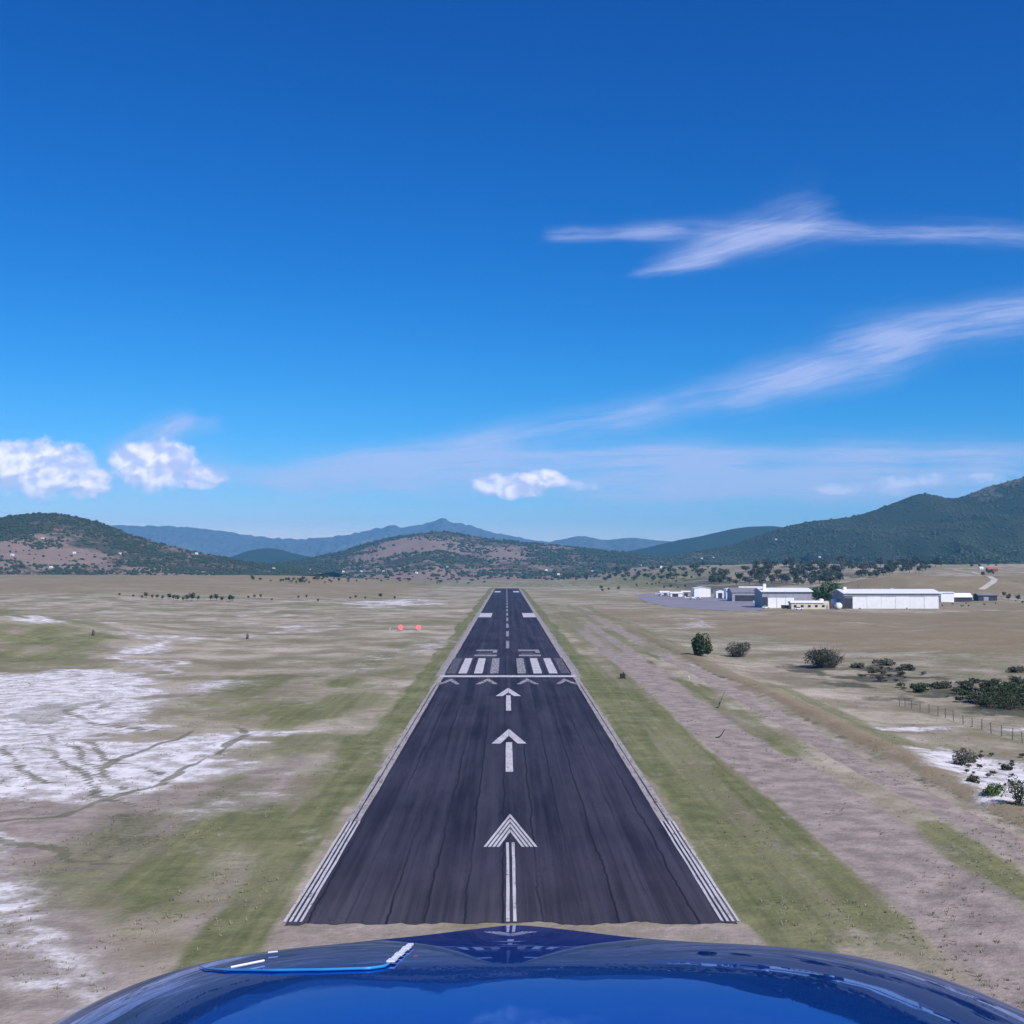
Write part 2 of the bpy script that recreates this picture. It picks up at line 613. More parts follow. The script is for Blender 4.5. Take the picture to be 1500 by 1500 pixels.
M['rubber'] = plain("black_rubber", (.02, .02, .02), 0.9, 0.2, 4.0)
M['wood'] = plain("weathered_wood", (.16, .13, .115), 0.9, 0.25, 3.0)
M['wire'] = plain("fence_wire", (.18, .17, .17), 0.6, 0.1, 1.0)
M['bark'] = plain("bark", (.09, .07, .055), 0.9, 0.25, 2.0)
M['twig'] = plain("dry_twigs", (.115, .092, .085), 0.9, 0.25, 2.0)
M['leaf'] = leaf_mat("leaf_green", (.030, .050, .022), (.060, .085, .030))
M['leaf_bright'] = leaf_mat("leaf_bright", (.045, .095, .024), (.085, .15, .038))
M['leaf_grey'] = leaf_mat("leaf_grey_green", (.075, .080, .058), (.13, .128, .095))
M['leaf_oak'] = leaf_mat("leaf_scrub_oak", (.052, .062, .040), (.112, .110, .074))
M['blue'] = glossy_blue()
M['wood_far'] = leaf_mat("woodland_leaf", (.024, .042, .020), (.070, .080, .038))

# ------------------------------------------------------------------ terrain
def relief(X, Y):
    X, Y = np.asarray(X, float), np.asarray(Y, float)
    off = np.maximum(sstep(19, 45, np.abs(X)), sstep(1420, 1600, Y))
    z = off * (fbm(X / 34, Y / 34, 3, 4) - 0.5) * (0.7 + 1.5 * sstep(40, 160, np.abs(X)))
    z = z + off * (fbm(X / 9, Y / 9, 8, 3) - 0.5) * 0.35
    z = z + off * (fbm(X / 150, Y / 150, 5, 3) - 0.5) * 3.0 * sstep(70, 260, np.abs(X))
    # the left plain climbs to a low plateau that breaks off towards the hills
    z = z + 14.5 * sstep(520, 1500, Y) * sstep(-50, -330, X) * sstep(2300, 1650, Y)
    z = z + 8.0 * np.exp(-(((X + 178) / 50) ** 2 + ((Y - 390) / 75) ** 2))
    # berm along the right-hand strip and the hollow behind it
    bl = sstep(70, 100, Y) * sstep(520, 380, Y)
    z = z + bl * (0.30 + 0.25 * fbm(Y / 9, X * 0, 4, 3)) * np.exp(-((X - 49.2 - 0.5 * (fbm(Y / 40, X * 0, 2, 3) - .5)) / 1.9) ** 2)
    z = z - bl * 0.16 * np.exp(-((X - 45.2) / 1.6) ** 2)
    z = z - bl * 0.9 * sstep(50, 62, X) * sstep(260, 90, X)
    # rising ground and the tawny knoll behind the hangars
    z = z + 30 * sstep(900, 1900, Y) * sstep(90, 420, X)
    z = z + 15.5 * np.exp(-(np.maximum(np.abs(X - 470) - 110, 0) / 70) ** 2 - ((Y - 1060) / 95) ** 2)
    flat_pad = sstep(660, 690, Y) * sstep(1060, 960, Y) * sstep(85, 110, X) * sstep(345, 300, X)
    return z * (1 - flat_pad)


def axis_x():
    a = [0.0]
    st = 0.7
    while a[-1] < 13000:
        if a[-1] > 60: st *= 1.018
        a.append(a[-1] + st)
    a = np.array(a)
    return np.concatenate([-a[:0:-1], a])


def axis_y():
    a = [-12000.0, -6000, -3000, -1500, -700, -300, -120, -50, 0, 25, 40, 50]
    st = 0.5
    while a[-1] < 13000:
        a.append(a[-1] + st)
        st = max(st, (a[-1]) * 0.0085)
        if a[-1] > 3000: st = a[-1] * .05
    return np.array(a)


GX, GY = np.meshgrid(axis_x(), axis_y())
GZ = relief(GX, GY)

# -- what grows where: soft areas in plan, metres
def seg_dist(X, Y, pts):
    d = np.full(X.shape, 1e9)
    for (x0, y0), (x1, y1) in zip(pts, pts[1:]):
        L2 = (x1 - x0) ** 2 + (y1 - y0) ** 2 + 1e-9
        t = np.clip(((X - x0) * (x1 - x0) + (Y - y0) * (y1 - y0)) / L2, 0, 1)
        d = np.minimum(d, np.hypot(X - x0 - t * (x1 - x0), Y - y0 - t * (y1 - y0)))
    return d


def plan(pp):
    return [(flat(px, py).x, flat(px, py).y) for px, py in pp]


def area(pp, soft):
    """1 inside the polygon, 0 outside, with a soft edge soft metres wide."""
    pts = plan(pp)
    sel = (GX > min(p[0] for p in pts) - 3 * soft) & (GX < max(p[0] for p in pts) + 3 * soft) & (GY > min(p[1] for p in pts) - 3 * soft) & (GY < max(p[1] for p in pts) + 3 * soft)
    out = np.zeros(GX.shape)
    X, Y = GX[sel], GY[sel]
    if len(X) == 0: return out
    X = X + (fbm(X / 12, Y / 12, 31, 4) - .5) * 2.2 * soft
    Y = Y + (fbm(X / 12, Y / 12, 47, 4) - .5) * 4.4 * soft
    ins = np.zeros(X.shape, bool)
    for (x0, y0), (x1, y1) in zip(pts, pts[1:] + pts[:1]):
        c = (y0 > Y) != (y1 > Y)
        xi = x0 + (Y - y0) * (x1 - x0) / (y1 - y0 + 1e-12)
        ins ^= c & (X < xi)
    d = seg_dist(X, Y, pts + pts[:1])
    out[sel] = sstep(-soft, soft, np.where(ins, d, -d))
    return out


def line(pp, width):
    d = seg_dist(GX + (fbm(GX / 7, GY / 7, 61, 3) - .5) * 2.5, GY + (fbm(GX / 7, GY / 7, 67, 3) - .5) * 3.5, plan(pp))
    return sstep(width, width * 0.3, d)


def band(x0, x1, soft, y0=-200, y1=1500, wob=1.5):
    X = GX + (fbm(GY / 30, GX * 0 + x0, 71, 4) - .5) * 2 * wob
    return sstep(x0 - soft, x0 + soft, X) * sstep(x1 + soft, x1 - soft, X) * sstep(y0 - 12, y0 + 12, GY) * sstep(y1 + 40, y1 - 40, GY)


sand, green, dirt, scrub, track, fawn = (np.zeros(GX.shape) for _ in range(6))
mx = np.maximum
# left of the runway
for w, pp, soft in [
    (.86, [(-200, 975), (0, 985), (60, 980), (110, 978), (170, 985), (255, 1000), (200, 1035), (150, 1060), (60, 1085), (-200, 1095)], 3),
    (.70, [(-200, 1060), (150, 1055), (240, 1060), (160, 1085), (340, 1075), (445, 1070), (440, 1085), (350, 1105), (310, 1130), (250, 1150), (180, 1165), (100, 1160), (40, 1170), (-200, 1190)], 2.5),
    (.75, [(170, 965), (215, 955), (280, 985), (230, 990)], 5),
    (.55, [(165, 935), (230, 930), (260, 945), (200, 952)], 6),
    (.62, [(-100, 1205), (120, 1290), (140, 1390), (60, 1410), (-100, 1330)], 2.2),
    (.50, [(100, 1400), (250, 1420), (200, 1500), (40, 1500)], 2),
    (.60, [(545, 968), (640, 932), (650, 940), (580, 962), (520, 985)], 4),
    (.85, [(520, 881), (610, 879), (625, 884), (560, 890)], 14),
    (.45, [(270, 1180), (420, 1120), (445, 1105), (445, 1135), (330, 1200)], 2.5),
    # right, behind the berm
    (.95, [(1305, 1090), (1400, 1098), (1600, 1120), (1600, 1185), (1480, 1180), (1390, 1130)], 2),
    (.75, [(1280, 1062), (1410, 1055), (1410, 1066), (1300, 1070)], 1.6), (.6, [(1460, 1056), (1560, 1056), (1560, 1064), (1460, 1063)], 1.6),
    (.55, [(1000, 906), (1030, 906), (1030, 920), (1005, 920)], 5), (.4, [(1290, 915), (1340, 915), (1330, 922), (1290, 922)], 8)]:
    sand = mx(sand, w * area(pp, soft * 2.6))
# broken white grit all over the left slope
grit = sstep(.50, .72, fbm(GX / 26, GY / 60, 91, 5)) * sstep(-40, -70, GX) * sstep(900, 500, GY) * sstep(120, 200, GY)
sand = mx(sand, .60 * grit)
green = mx(green, band(-20.5, -15.6, .8, wob=2.4) * 1.0)
green = mx(green, band(-40, -20, 6, 60, 420, 5) * 0.50)
for w, pp, soft in [(.72, [(150, 1330), (250, 1230), (420, 1130), (560, 1040), (620, 1000), (600, 1100), (480, 1260), (380, 1330)], 4),
                    (.65, [(-200, 885), (0, 885), (90, 905), (190, 940), (120, 975), (-200, 980)], 10),
                    (.60, [(230, 1040), (330, 985), (560, 990), (520, 1060), (380, 1070)], 5),
                    (.55, [(-50, 1340), (30, 1350), (50, 1440), (150, 1470), (0, 1500), (-50, 1500)], 2),
                    (.45, [(200, 1420), (420, 1370), (380, 1420), (230, 1480)], 2)]:
    green = mx(green, w * area(pp, soft))
for pp in [[(-60, 1215), (20, 1200), (90, 1195), (160, 1172), (240, 1145), (310, 1105), (360, 1075), (345, 1060)],
           [(40, 1092), (80, 1102), (105, 1128), (150, 1165), (190, 1180)], [(70, 1075), (120, 1100), (140, 1135), (185, 1155)],
           [(-40, 1218), (60, 1240), (120, 1262), (200, 1265)], [(5, 1090), (30, 1130), (60, 1150)], [(150, 1125), (215, 1100), (290, 1072)],
           [(100, 1040), (140, 1060), (230, 1070)], [(130, 1085), (160, 1110), (230, 1135)], [(-20, 1060), (60, 1075), (110, 1070)]]:
    track = mx(track, line(pp, .85) * (.60 + .4 * sstep(.3, .6, fbm(GX / 4, GY / 6, 57, 3))))
rill = sstep(.60, .68, fbm(GX / 5 + GY / 30, GY / 16 - GX / 18, 95, 4)) * sand
track = mx(track, rill * .62)
dirt = mx(dirt, .6 * area([(230, 1370), (330, 1290), (420, 1230), (440, 1352), (1080, 1352), (1170, 1300), (1230, 1330), (1200, 1400), (900, 1420), (400, 1430)], 2.5))
dirt = mx(dirt, .75 * band(-60, 60, 4, 30, 75))
dirt = mx(dirt, .72 * area([(-150, 1175), (60, 1160), (250, 1150), (445, 1095), (440, 1140), (330, 1215), (170, 1310), (230, 1400), (120, 1500), (-150, 1500)], 3))
scrub = mx(scrub, .45 * area([(150, 1195), (250, 1180), (270, 1230), (180, 1260), (110, 1245)], 2))
scrub = mx(scrub, .5 * area([(330, 1195), (390, 1192), (385, 1210), (330, 1215)], 2))
scrub = mx(scrub, .35 * area([(260, 1290), (360, 1250), (420, 1320), (330, 1390), (250, 1360)], 2.5))
# right of the runway: strips that run beside it
green = mx(green, band(15.6, 20, .9, 60, 1400) * 1.0)
brk = .75 + .45 * sstep(.35, .62, fbm(GX / 4, GY / 80, 55, 4))
green = mx(green, band(19, 26.5, 1.2, 72, 330, .9) * 0.78 * brk)
dirt = mx(dirt, band(26.5, 36.5, 1.0, -50, 520, 1.0) * .95)
green = mx(green, band(34.5, 40, 1.2, 70, 420, 1.6) * 0.85 * sstep(.36, .54, fbm(GX / 8, GY / 45, 15, 4)))
dirt = mx(dirt, band(40.5, 44.8, .8, -50, 700, 1.2) * .95)
dirt = mx(dirt, band(60, 100, 12, -100, 60, 6) * .6)
scrub = mx(scrub, band(45.4, 47.6, .9, 75, 420, 1.2) * .40)
fawn = mx(fawn, band(46.5, 52, 1.2, 60, 520, 1) * .8)
green = mx(green, band(51, 56, 1.5, 60, 330, 2) * .5)
scrub = mx(scrub, .85 * area([(1370, 1004), (1530, 998), (1530, 1044), (1420, 1036)], 5))
for w, pp, soft in [(.60, [(1120, 965), (1300, 970), (1500, 1000), (1600, 1040), (1450, 1035), (1320, 1010), (1180, 990)], 7), (.38, [(1180, 985), (1500, 1030), (1500, 1050), (1200, 1015)], 6)]:
    scrub = mx(scrub, w * area(pp, soft) * (.45 + .75 * sstep(.4, .6, fbm(GX / 9, GY / 14, 19, 4))))
fawn = mx(fawn, .85 * area([(880, 905), (1500, 895), (1600, 900), (1600, 965), (1240, 950), (1050, 925)], 18) * (.4 + .8 * fbm(GX / 40, GY / 60, 23, 4)))
fawn = mx(fawn, 0.95 * np.exp(-(np.maximum(np.abs(GX - 470) - 130, 0) / 70) ** 2 - ((GY - 1040) / 120) ** 2))
fawn = mx(fawn, .85 * sstep(760, 1050, GY) * sstep(-30, -150, GX))
fawn = mx(fawn, .5 * sstep(300, 600, GY) * sstep(20, 60, GX) * fbm(GX / 30, GY / 80, 37, 4) * 1.7)
green = mx(green, .55 * sstep(1430, 1600, GY) * sstep(2800, 2000, GY) * sstep(420, 150, np.abs(GX - 60)))
green = mx(green, .7 * area([(870, 856), (1000, 850), (1040, 860), (960, 868)], 30))
scrub = mx(scrub, .45 * sstep(1700, 2600, GY))
scrub = mx(scrub, .62 * sstep(930, 1020, GY) * sstep(1900, 1500, GY) * sstep(150, 200, GX) * sstep(520, 380, GX) * sstep(.35, .55, fbm(GX / 50, GY / 70, 33, 4)))
dirt = mx(dirt, .35 * sstep(-25, -60, GX) * sstep(600, 800, GY) * sstep(1500, 1300, GY) * fbm(GX / 60, GY / 90, 27, 4) * 1.6)
green = mx(green, band(17, 60, 8, 330, 800, 6) * .45)

gn = np.where(GX > 0, fbm(GX / 3.5, GY / 70, 59, 4), fbm(GX / 7, GY / 18, 59, 5))
green = green * (.66 + .55 * sstep(.34, .66, gn)) * sstep(40, 95, GY + 26 * fbm(GX / 6, GY / 9, 63, 3))
rows, cols = GX.shape
idx = np.arange(rows * cols).reshape(rows, cols)
quads = np.stack([idx[:-1, :-1], idx[:-1, 1:], idx[1:, 1:], idx[1:, :-1]], -1).reshape(-1, 4)
gme = np_mesh("ground", np.stack([GX, GY, GZ], -1).reshape(-1, 3), quads, [M['ground']], smooth=True)


def vec_attr(me, name, a, b, c):
    at_ = me.attributes.new(name, 'FLOAT_VECTOR', 'POINT')
    at_.data.foreach_set('vector', np.stack([a, b, c], -1).reshape(-1).astype(np.float32))


vec_attr(gme, 'cover', sand, green, dirt)
vec_attr(gme, 'extra', scrub, track, fawn)
tag(link("ground", gme), "dry mottled grass plain with white sand patches around the runway", "ground", kind='structure')
bvhs = [BVHTree.FromPolygons([tuple(v) for v in np.stack([GX, GY, GZ], -1)[12:, :][::2, ::2].reshape(-1, 3)],
                             [tuple(q) for q in (lambda r, c: np.stack([np.arange(r * c).reshape(r, c)[:-1, :-1], np.arange(r * c).reshape(r, c)[:-1, 1:], np.arange(r * c).reshape(r, c)[1:, 1:], np.arange(r * c).reshape(r, c)[1:, :-1]], -1).reshape(-1, 4))(*np.stack([GX, GY], -1)[12:, :][::2, ::2].shape[:2])])]


def ground_z(x, y):
    return float(relief(np.array([x]), np.array([y]))[0])


def spot(px, py):
    """The point of the land seen along a line of sight."""
    d = ray(px, py)
    best = None
    for b in bvhs:
        h = b.ray_cast(EYE, d, 20000)
        if h[0] is not None and (best is None or h[3] < best[1]):
            best = (h[0], h[3])
    return best[0] if best else None


# -- hills and mountains
def hill(name, D, crest, front, back, mat, label, rough=10.0, foot=0.0, power=1.15, step=None, bare=None, seed=0, fold=.42):
    cx = np.array([at(px, py, D).x for px, py in crest])
    cz = np.array([at(px, py, D).z for px, py in crest])
    step = step or D / 260
    xs = np.arange(cx[0], cx[-1] + step, step)
    zc = np.interp(xs, cx, cz)
    kern = np.hanning(7); kern /= kern.sum()
    zc = np.convolve(np.pad(zc, 3, mode='edge'), kern, 'valid')
    nv_f, nv_b = max(10, int(front / step)), max(6, int(back / step / 2))
    v = np.concatenate([np.linspace(-1, 0, nv_f, endpoint=False), np.linspace(0, 1, nv_b)])
    XX, VV = np.meshgrid(xs, v)
    YY = D + np.where(VV < 0, VV * front, VV * back)
    YY = YY + (fbm(XX / (front * .5), VV * 0, seed + 5, 3) - .5) * front * .35 * (1 - np.abs(VV))
    h = np.maximum(zc[None, :] - foot, 0)
    prof = (1 - np.abs(VV)) ** power
    mid = (1 - np.abs(VV)) * np.abs(VV) * 4
    rg = np.abs(fbm(XX / (front * .35), YY / (front * .8), seed, 5) - .5) * 2
    ZZ = foot + h * prof - h * mid * fold * rg + (fbm(XX / (step * 3), YY / (step * 3), seed + 9, 3) - .5) * rough * (0.35 + mid) * np.clip(h / 60, 0, 1)
    ZZ = np.where((np.abs(VV) > .999) | (h[0][None, :] * np.ones_like(ZZ) <= 0), foot - 25, ZZ)
    r, c = XX.shape
    ii = np.arange(r * c).reshape(r, c)
    q = np.stack([ii[:-1, :-1], ii[:-1, 1:], ii[1:, 1:], ii[1:, :-1]], -1).reshape(-1, 4)
    P = np.stack([XX, YY, ZZ], -1).reshape(-1, 3)
    me = np_mesh(name, P, q, [mat], smooth=True)
    bf = np.zeros(XX.shape) if bare is None else bare(XX, VV, cx)
    at_ = me.attributes.new('bare', 'FLOAT', 'POINT')
    at_.data.foreach_set('value', bf.ravel().astype(np.float32))
    o = tag(link(name, me), label, "hill", kind='structure')
    bvhs.append(BVHTree.FromPolygons([tuple(p) for p in P], [tuple(x) for x in q]))
    return dict(o=o, X=XX, Y=YY, Z=ZZ, V=VV, bare=bf, front=front, step=step)


def blob(px, py, D, rx, front):
    c = at(px, py, D)
    return c


SOIL1, SOIL2 = (.19, .135, .112), (.31, .225, .185)
G1, G2 = (.038, .045, .028), (.085, .080, .048)
M['hill_scrub'] = hill_mat("scrub_hillside", SOIL1, SOIL2, G1, G2, 0.54)
M['hill_wood'] = hill_mat("wooded_mountain", (.105, .10, .062), (.17, .145, .105), (.016, .030, .016), (.052, .062, .028), 0.64)
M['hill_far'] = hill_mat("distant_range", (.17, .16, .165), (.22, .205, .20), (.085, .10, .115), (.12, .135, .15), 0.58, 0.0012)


def bare_left(X, V, cx):
    x0, x1 = at(40, 800, 2600).x, at(240, 800, 2600).x
    b = sstep(x0 - 40, x0 + 60, X) * sstep(x1 + 60, x1 - 80, X) * np.exp(-((V + .48) / .17) ** 2) * 1.0
    return b * (.35 + 1.1 * fbm(X / 60, V * 9, 77, 4)) + .5 * sstep(at(240, 800, 2600).x, at(330, 800, 2600).x, X) * np.exp(-((V + .7) / .2) ** 2)


def bare_mid(X, V, cx):
    a = np.exp(-((X - at(625, 795, 4200).x) / 150) ** 2 - ((V + .26) / .13) ** 2)
    c = np.exp(-((X - at(745, 805, 4200).x) / 70) ** 2 - ((V + .35) / .1) ** 2) * .8
    d = .55 * sstep(-.55, -.8, V)
    return a + c + d * (.3 + fbm(X / 120, V * 6, 79, 4))


def bare_folds_right(X, V, cx):
    rid = np.abs(fbm(X / 420 + V * .8, V * 2.2, 88, 5) - .5) * 2  # ridge lines lightened in the colour, for folds the frontal sun leaves flat
    return .75 * sstep(-.78, -.92, V) * (.4 + fbm(X / 90, V * 8, 83, 4)) + .62 * sstep(.30, .05, rid) * sstep(.45, .6, fbm(X / 260, V * 5, 89, 4)) - .12


H = {}
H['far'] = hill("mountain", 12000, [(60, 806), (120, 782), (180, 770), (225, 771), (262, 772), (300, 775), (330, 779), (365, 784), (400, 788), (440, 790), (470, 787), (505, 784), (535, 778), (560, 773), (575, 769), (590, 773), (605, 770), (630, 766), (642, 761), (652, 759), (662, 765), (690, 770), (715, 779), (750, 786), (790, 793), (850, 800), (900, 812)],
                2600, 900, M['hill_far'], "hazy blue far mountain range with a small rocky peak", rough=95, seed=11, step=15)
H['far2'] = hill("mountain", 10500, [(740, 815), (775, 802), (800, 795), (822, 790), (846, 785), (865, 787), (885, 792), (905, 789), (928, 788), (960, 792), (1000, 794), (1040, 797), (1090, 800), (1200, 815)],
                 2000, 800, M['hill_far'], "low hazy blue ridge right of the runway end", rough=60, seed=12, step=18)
H['small'] = hill("hill", 6500, [(330, 822), (360, 808), (380, 804), (405, 803), (425, 809), (455, 816), (520, 822), (560, 828)], 900, 500, M['hill_wood'],
                  "small dark blue knoll between the left hill and the centre hill", rough=12, seed=13)
H['shoulder'] = hill("mountain", 6200, [(870, 822), (920, 808), (960, 799), (1000, 790), (1040, 783), (1070, 775), (1100, 771), (1130, 769), (1150, 772), (1190, 780), (1260, 790), (1400, 810)], 1800, 700, M['hill_wood'],
                     "grey-green ridge half hidden behind the wooded mountain", rough=16, seed=14)
H['mid'] = hill("hill", 4200, [(330, 834), (400, 826), (450, 820), (500, 808), (540, 795), (565, 789), (590, 783), (620, 779), (640, 777), (665, 779), (690, 784), (740, 790), (800, 797), (860, 803), (930, 812), (1000, 820), (1080, 826), (1160, 834)],
                1900, 700, M['hill_scrub'], "rounded scrub hill with bare brown patches beyond the runway end", rough=12, bare=bare_mid, seed=15, power=1.35)
H['right'] = hill("mountain", 3800, [(860, 834), (930, 826), (960, 820), (1020, 808), (1080, 797), (1130, 781), (1165, 769), (1190, 763), (1220, 761), (1250, 757), (1280, 749), (1300, 742), (1325, 733), (1350, 723), (1368, 720), (1390, 723), (1412, 728), (1432, 724), (1455, 714), (1475, 707), (1500, 700), (1560, 684), (1640, 672), (1750, 690), (1900, 670), (2150, 760), (2400, 830)],
                  1900, 900, M['hill_wood'], "long dark green wooded mountain rising to the right", rough=14, bare=bare_folds_right, seed=16, power=1.25, fold=.85)
H['left'] = hill("hill", 2600, [(-700, 834), (-400, 790), (-200, 772), (-60, 764), (0, 757), (30, 753), (60, 751), (90, 753), (112, 758), (140, 764), (165, 771), (200, 785), (240, 798), (280, 806), (320, 815), (360, 823), (420, 832), (480, 838)],
                 800, 500, M['hill_scrub'], "dark scrub hill with pinkish clearings at the left", rough=9, bare=bare_left, seed=17, power=1.2, foot=4)


# -- vegetation meshes
ICO = None


def ico():
    bm = bmesh.new()
    bmesh.ops.create_icosphere(bm, subdivisions=1, radius=1)
    v = np.array([x.co[:] for x in bm.verts])
    f = np.array([[y.index for y in x.verts] for x in bm.faces])
    bm.free()
    return v, f


ICO_V, ICO_F = ico()


def woodland(name, Hh, count, smin, smax, label, mat, keep):
    """A far-off wood that reads as one mass."""
    X, Y, Z, V = Hh['X'], Hh['Y'], Hh['Z'], Hh['V']
    r, c = X.shape
    sel_r = np.where((V[:, 0] > -.97) & (V[:, 0] < 0.12))[0]
    i = rng.uniform(sel_r[0], sel_r[-1] - .01, count * 3)
    j = rng.uniform(0, c - 1.01, count * 3)
    i0, j0 = i.astype(int), j.astype(int)
    fi, fj = i - i0, j - j0

    def bl(A):
        return (A[i0, j0] * (1 - fj) + A[i0, j0 + 1] * fj) * (1 - fi) + (A[i0 + 1, j0] * (1 - fj) + A[i0 + 1, j0 + 1] * fj) * fi
    x, y, z, bb, vv = bl(X), bl(Y), bl(Z), bl(Hh['bare']), bl(V)
    px = 742 + FPX * (x - EYE.x) / y
    ok = (z > -2) & (px > -120) & (px < 1640) & (rng.uniform(0, 1, len(x)) < keep(x, y, vv, bb))
    x, y, z = x[ok][:count], y[ok][:count], z[ok][:count]
    k = len(x)
    s = rng.uniform(smin, smax, k) * (.7 + .6 * rng.uniform(0, 1, k))
    jit = rng.uniform(.72, 1.28, (k, len(ICO_V), 1))
    ang = rng.uniform(0, 6.28, k)
    ca, sa = np.cos(ang)[:, None], np.sin(ang)[:, None]
    bx = ICO_V[None, :, :] * jit
    vx = (bx[:, :, 0] * ca - bx[:, :, 1] * sa) * s[:, None] + x[:, None]
    vy = (bx[:, :, 0] * sa + bx[:, :, 1] * ca) * s[:, None] + y[:, None]
    vz = bx[:, :, 2] * (s * rng.uniform(.6, .95, k))[:, None] + (z + s * .35)[:, None]
    V3 = np.stack([vx, vy, vz], -1).reshape(-1, 3)
    F3 = (ICO_F[None] + (np.arange(k) * len(ICO_V))[:, None, None]).reshape(-1, 3)
    o = link(name, np_mesh(name, V3, F3, [mat]))
    return tag(o, label, "woodland", kind='stuff')


woodland("woodland", H['right'], 26000, 2.0, 4.0, "dark green woodland covering the mountain on the right", M['wood_far'],
         lambda x, y, v, b: np.where(v < -.74, .10, .22 + .70 * sstep(.40, .58, fbm(x / 130, y / 130, 101, 4))) * (1 - .6 * np.clip(b, 0, 1)))
woodland("woodland", H['left'], 12000, 1.7, 3.7, "dark scrub woodland on the hill at the left", M['wood_far'],
         lambda x, y, v, b: (.14 + .86 * sstep(.40, .54, fbm(x / 70, y / 90, 103, 4))) * (1 - np.clip(b * 1.4, 0, .95)))
woodland("woodland", H['mid'], 11000, 2.6, 5.4, "dark scrub woodland on the hill beyond the runway", M['wood_far'],
         lambda x, y, v, b: (.12 + .85 * sstep(.42, .56, fbm(x / 150, y / 150, 105, 4))) * (1 - np.clip(b * 1.3, 0, .93)))


def crown_arrays(rad, height, base, leaves, size, seed, lobes=9, spread=.62, upright=0.0):
    r = np.random.default_rng(seed)
    lc = r.normal(0, 1, (lobes, 3))
    lc /= np.linalg.norm(lc, axis=1)[:, None]
    lc = lc * r.uniform(.25, spread, (lobes, 1))
    lr = r.uniform(.28, .52, lobes)
    w = r.integers(0, lobes, leaves)
    d = r.normal(0, 1, (leaves, 3))
    d /= np.linalg.norm(d, axis=1)[:, None]
    p = lc[w] + d * (lr[w] * r.uniform(.35, 1.0, leaves) ** .5)[:, None]
    p = p * np.array([rad, rad, height / 2]) + np.array([0, 0, base + height / 2])
    p[:, 2] = np.maximum(p[:, 2], base * .5 + .05)
    a = r.normal(0, 1, (leaves, 3)); a /= np.linalg.norm(a, axis=1)[:, None]
    if upright: a[:, 2] += upright; a /= np.linalg.norm(a, axis=1)[:, None]
    b = np.cross(a, r.normal(0, 1, (leaves, 3))); b /= np.linalg.norm(b, axis=1)[:, None]
    s = (size * r.uniform(.6, 1.4, leaves))[:, None]
    k = .55
    quad = np.stack([p - a * s, p + b * s * k, p + a * s, p - b * s * k], 1)
    return quad.reshape(-1, 3), np.arange(leaves * 4).reshape(-1, 4)


def crown(name, mat, *a, **k):
    v, f = crown_arrays(*a, **k)
    return np_mesh(name, v, f, [mat])


def trunk_mesh(name, h, r, seed, limbs=4):
    rr = random.Random(seed)
    mb = MB()
    mb.tube([(0, 0, -.4), (rr.uniform(-.1, .1), 0, h * .5), (rr.uniform(-.2, .2) * r * 4, rr.uniform(-.2, .2), h)], [r, r * .8, r * .55], 7)
    for k in range(limbs):
        a = k * 6.28 / limbs + rr.uniform(-.4, .4)
        z0 = h * rr.uniform(.45, .85)
        mb.tube([(0, 0, z0), (math.cos(a) * h * .3, math.sin(a) * h * .3, z0 + h * .3), (math.cos(a) * h * .45, math.sin(a) * h * .45, z0 + h * .65)], [r * .45, r * .3, r * .12], 5)
    o = mb.build(name, M['bark'], smooth=True)
    me = o.data
    bpy.data.objects.remove(o)
    return me


def tree(name, p, rad, h, mat, label, group=None, leaves=700, size=.5, seed=1, low=.25, cat="tree", lobes=10, stem="trunk", squash=None):
    root = tag(empty(name, p), label, cat, group)
    b0 = h * low * .6 if low > .02 else -h * .28
    link("crown", crown("crown", M[mat], rad, h - b0, b0, leaves, size, seed, lobes=lobes), root)
    link(stem, trunk_mesh(stem, h * .45, max(.08, rad * .06), seed), root)
    return root


def twig_bush(name, p, rad, h, label, group=None, seed=1, stems=70, leafy=300, mat='leaf_grey'):
    """Bare upright stems fanning out of one foot, with sparse leaf between."""
    rr = random.Random(seed)
    root = tag(empty(name, p), label, "bush", group)
    mb = MB()
    for k in range(stems):
        a, q = rr.uniform(0, 6.28), math.sqrt(rr.uniform(0, 1))
        tx, ty = math.cos(a) * rad * q, math.sin(a) * rad * q
        bx, by = tx * .45, ty * .45
        hh = h * rr.uniform(.6, 1.05) * (1 - .35 * q * q)
        mb.tube([(bx, by, -.2), ((bx + tx) / 2, (by + ty) / 2, hh * .55), (tx * 1.05, ty * 1.05, hh)], [.05, .035, .014], 4)
    mb.build("stems", M['twig'], root)
    link("foliage", crown("foliage", M[mat], rad * 1.05, h * .95, 0, leafy, .24, seed, lobes=12, spread=.75, upright=.8), root)
    return root


# ------------------------------------------------------------------ runway
runway = tag(empty("runway", (0, 0, 0)), "dark asphalt runway with worn white markings running away to the hills", "runway", kind='structure')
HALF = 14.95
Y0, Y1 = 80.2, 1420.0


def strip_mesh(x0, x1, y0, y1, z, ny, nx=1, wob=0.0, seed=0):
    ys = np.linspace(y0, y1, ny + 1)
    xs = np.linspace(x0, x1, nx + 1)
    X, Y = np.meshgrid(xs, ys)
    if wob:
        X = X.copy()
        X[:, 0] += (fbm(ys / 6, ys * 0, seed, 4) - .5) * wob
        X[:, -1] += (fbm(ys / 6, ys * 0 + 9, seed + 3, 4) - .5) * wob
    ii = np.arange(X.size).reshape(X.shape)
    q = np.stack([ii[:-1, :-1], ii[:-1, 1:], ii[1:, 1:], ii[1:, :-1]], -1).reshape(-1, 4)
    return np.stack([X, Y, np.full(X.shape, z)], -1).reshape(-1, 3), q


